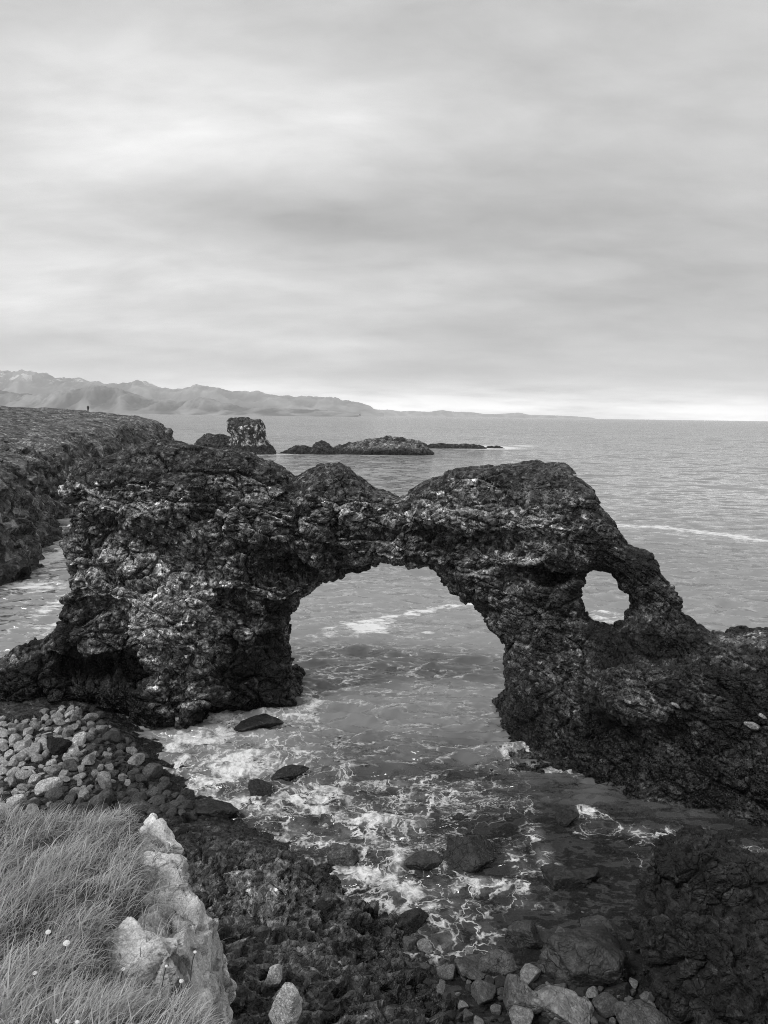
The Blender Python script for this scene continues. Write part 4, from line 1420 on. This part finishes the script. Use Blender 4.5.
def mountain_material():
    m, t = material('mountain_slopes')
    co = t.n('ShaderNodeTexCoord').outputs['Object']
    n = t.noise(co, 0.004, 6, 0.62)
    sp = t.n('ShaderNodeSeparateXYZ', i_0=co)
    snow = t.math('MULTIPLY', t.maprange(t.noise(co, 0.006, 5, 0.65), 0.55, 0.59, 0, 1), t.maprange(sp.outputs[2], 270, 320, 0, 1))
    g = t.math('MULTIPLY', t.attr('tone'), t.maprange(n, 0.35, 0.65, 0.5, 1.3))
    g = t.math('ADD', g, t.math('MULTIPLY', snow, 0.45))
    p = t.n('ShaderNodeBsdfPrincipled', i_Base_Color=t.grey(g), i_Roughness=0.95)
    t.n('ShaderNodeOutputMaterial', i_Surface=p.outputs[0])
    return m


M_MT = mountain_material()
build_mountains('mountain_ridge', [(-220, 366), (-60, 368), (0, 371.5), (25, 373), (43, 374), (55, 378), (75, 379), (87, 382), (97, 381.5), (107, 385), (125, 383), (143, 381.5), (153, 386), (170, 390), (190, 389), (210, 387), (227, 390), (242, 392), (256, 392), (275, 396), (299, 396), (314, 397), (338, 399), (361, 403), (368, 406), (376, 410), (384, 413)],
                7000, 2200, 2000, M_MT, 1.0)
build_mountains('foothills', [(-220, 384), (-60, 388), (0, 391), (40, 396), (66, 392), (95, 386), (105, 385.5), (120, 390), (150, 399), (180, 402), (205, 398), (225, 403), (250, 408), (290, 408.5), (320, 410), (350, 412.5), (360, 414)],
                4400, 700, 2100, M_MT, 1.0)
build_mountains('far_mountain_ridge', [(330, 406), (366, 408.5), (378, 409.5), (389, 409.5), (400, 411.5), (412, 411), (428, 412), (443, 410), (455, 412), (470, 411.8), (484, 414), (496, 414.2), (505, 413.6), (518, 412.6), (530, 415), (550, 415.3), (570, 416), (590, 417.5)],
                12600, 700, 2200, M_MT, 0.7)


# ------------------------------------------------------------------ walker on the headland
def build_person():
    q, nr = hit(head_bvh, 88, 409)
    if q is None:
        q = at_y(88, 408, 190)
    # just beyond the brow, feet on the turf
    p, _ = drop(head_bvh, q[0], q[1], 40)
    base = p if p is not None else q
    J = [(0, 0, 0.95), (0, 0, 1.2), (0, 0, 1.45), (0, 0, 1.55), (0, 0, 1.68), (0.10, 0, 0.9), (0.12, 0.03, 0.5), (0.13, 0, 0.06), (0.13, -0.12, 0.03), (-0.10, 0, 0.9), (-0.12, -0.02, 0.5), (-0.14, 0.02, 0.06), (-0.14, -0.1, 0.03),
         (0.19, 0, 1.42), (0.25, 0.02, 1.15), (0.24, -0.06, 0.9), (-0.19, 0, 1.42), (-0.25, 0.02, 1.15), (-0.24, -0.06, 0.9)]
    E = [(0, 1), (1, 2), (2, 3), (3, 4), (0, 5), (5, 6), (6, 7), (7, 8), (0, 9), (9, 10), (10, 11), (11, 12), (2, 13), (13, 14), (14, 15), (2, 16), (16, 17), (17, 18)]
    rad = [0.15, 0.15, 0.17, 0.06, 0.11, 0.11, 0.075, 0.05, 0.04, 0.11, 0.075, 0.05, 0.04, 0.07, 0.055, 0.04, 0.07, 0.055, 0.04]
    me = bpy.data.meshes.new('person')
    me.from_pydata(J, E, [])
    o = bpy.data.objects.new('person', me)
    COL.objects.link(o)
    bpy.context.view_layer.objects.active = o
    md = o.modifiers.new('skin', 'SKIN')
    for i, r_ in enumerate(rad):
        me.skin_vertices[0].data[i].radius = (r_, r_)
    me.skin_vertices[0].data[0].use_root = True
    o.modifiers.new('sub', 'SUBSURF').levels = 1
    m, t = material('dark_clothing')
    pp = t.n('ShaderNodeBsdfPrincipled', i_Base_Color=(0.04, 0.04, 0.04, 1), i_Roughness=0.9)
    t.n('ShaderNodeOutputMaterial', i_Surface=pp.outputs[0])
    me.materials.append(m)
    o.location = base + np.array([0, 0, 0.0])
    tag(o, 'tiny distant person in dark clothes standing on the far clifftop', 'person')


build_person()


# ------------------------------------------------------------------ white flowers in the grass
def flower_parts():
    m, t = material('flower_petal')
    p = t.n('ShaderNodeBsdfPrincipled', i_Base_Color=(0.8, 0.8, 0.8, 1), i_Roughness=0.7)
    t.n('ShaderNodeOutputMaterial', i_Surface=p.outputs[0])
    ms, t = material('flower_stem')
    p = t.n('ShaderNodeBsdfPrincipled', i_Base_Color=(0.09, 0.09, 0.09, 1), i_Roughness=0.8)
    t.n('ShaderNodeOutputMaterial', i_Surface=p.outputs[0])
    D, Q = cube_sphere(5)
    heads, H = [], []
    k = 0
    for ring, cnt in ((0.0, 1), (0.55, 6), (0.95, 10)):
        for i in range(cnt):
            a = 6.283 * i / cnt
            heads.append(D * np.array([0.32, 0.32, 0.22]) + np.array([ring * math.cos(a), ring * math.sin(a), 0.28 * (1 - ring ** 2)]))
            H.append(Q + k); k += len(D)
    hv = np.concatenate(heads); hq = np.concatenate(H)
    ho = link_mesh('flower_head', hv, hq, m, flat=False)
    hm = ho.data; bpy.data.objects.remove(ho)
    rings = []
    for i in range(5):
        u = i / 4
        for j in range(6):
            a = 6.283 * j / 6
            rings.append((0.003 * math.cos(a) + 0.03 * u * u, 0.003 * math.sin(a), u))
    F = [(6 * i + j, 6 * i + (j + 1) % 6, 6 * (i + 1) + (j + 1) % 6, 6 * (i + 1) + j) for i in range(4) for j in range(6)]
    so = link_mesh('stem', rings, F, ms, flat=False)
    sm = so.data; bpy.data.objects.remove(so)
    return hm, sm


HM, SM_ = flower_parts()
for (px, py, rad, lab) in [(61, 943, 4.0, 'largest white flower in the lower left grass'), (43, 932, 3.2, 'white flower just above and left of the largest one'), (118, 969, 2.4, 'white flower at the grass edge on the pale rock, lower left side'),
                           (176, 981, 2.8, 'white flower in front of the pale outcrop, lowest of the three there'), (161, 966, 1.8, 'tiny white flower on the pale outcrop, left of two level ones'), (190, 952, 2.0, 'tiny white flower on the pale outcrop, topmost there'),
                           (29, 973, 2.6, 'greyish white flower lying in the grass below the largest one'), (50, 1021, 2.4, 'left one of two white flowers at the bottom edge'), (70, 1022, 2.2, 'right one of two white flowers at the bottom edge')]:
    best = None
    for bv in (bank_bvh, BVHTree.FromPolygons(OV.tolist(), OQ.tolist())):
        q, nr = hit(bv, px, py)
        if q is not None and (best is None or np.linalg.norm(q - EYE) < np.linalg.norm(best - EYE)):
            best = q
    if best is None:
        continue
    d = EYE - best
    hgt = 0.20
    base = best + d / np.linalg.norm(d) * 0.0
    top = best + d * (hgt / d[2])
    e = bpy.data.objects.new('white_flower', None)
    COL.objects.link(e)
    e.location = (top[0], top[1], top[2] - hgt)
    tag(e, lab, 'flower', 'white flowers in the clifftop grass')
    s = bpy.data.objects.new('stem', SM_); COL.objects.link(s); s.parent = e; s.scale = (1, 1, hgt)
    h = bpy.data.objects.new('flower_head', HM); COL.objects.link(h); h.parent = e
    rr = 0.55 * rad / FPX * np.linalg.norm(top - EYE)
    h.location = (0.03, 0, hgt); h.scale = (rr, rr, rr); h.rotation_euler = (R(20), 0, random.random())

# ------------------------------------------------------------------ haze over the bay
hb = bmesh.new()
bmesh.ops.create_cube(hb, size=1.0)
me = bpy.data.meshes.new('haze')
hb.to_mesh(me); hb.free()
hz_o = bpy.data.objects.new('haze', me)
COL.objects.link(hz_o)
lo = np.array([-13900, -200, -8.0]); hi = np.array([13900, 13900, 900.0])
hz_o.location = (lo + hi) / 2
hz_o.scale = hi - lo
m, t = material('haze_air')
vol = t.n('ShaderNodeVolumePrincipled')
vol.inputs['Color'].default_value = (1, 1, 1, 1)
vol.inputs['Density'].default_value = 0.9e-4
t.n('ShaderNodeOutputMaterial', i_Volume=vol.outputs[0])
me.materials.append(m)
struct(hz_o, 'stuff')
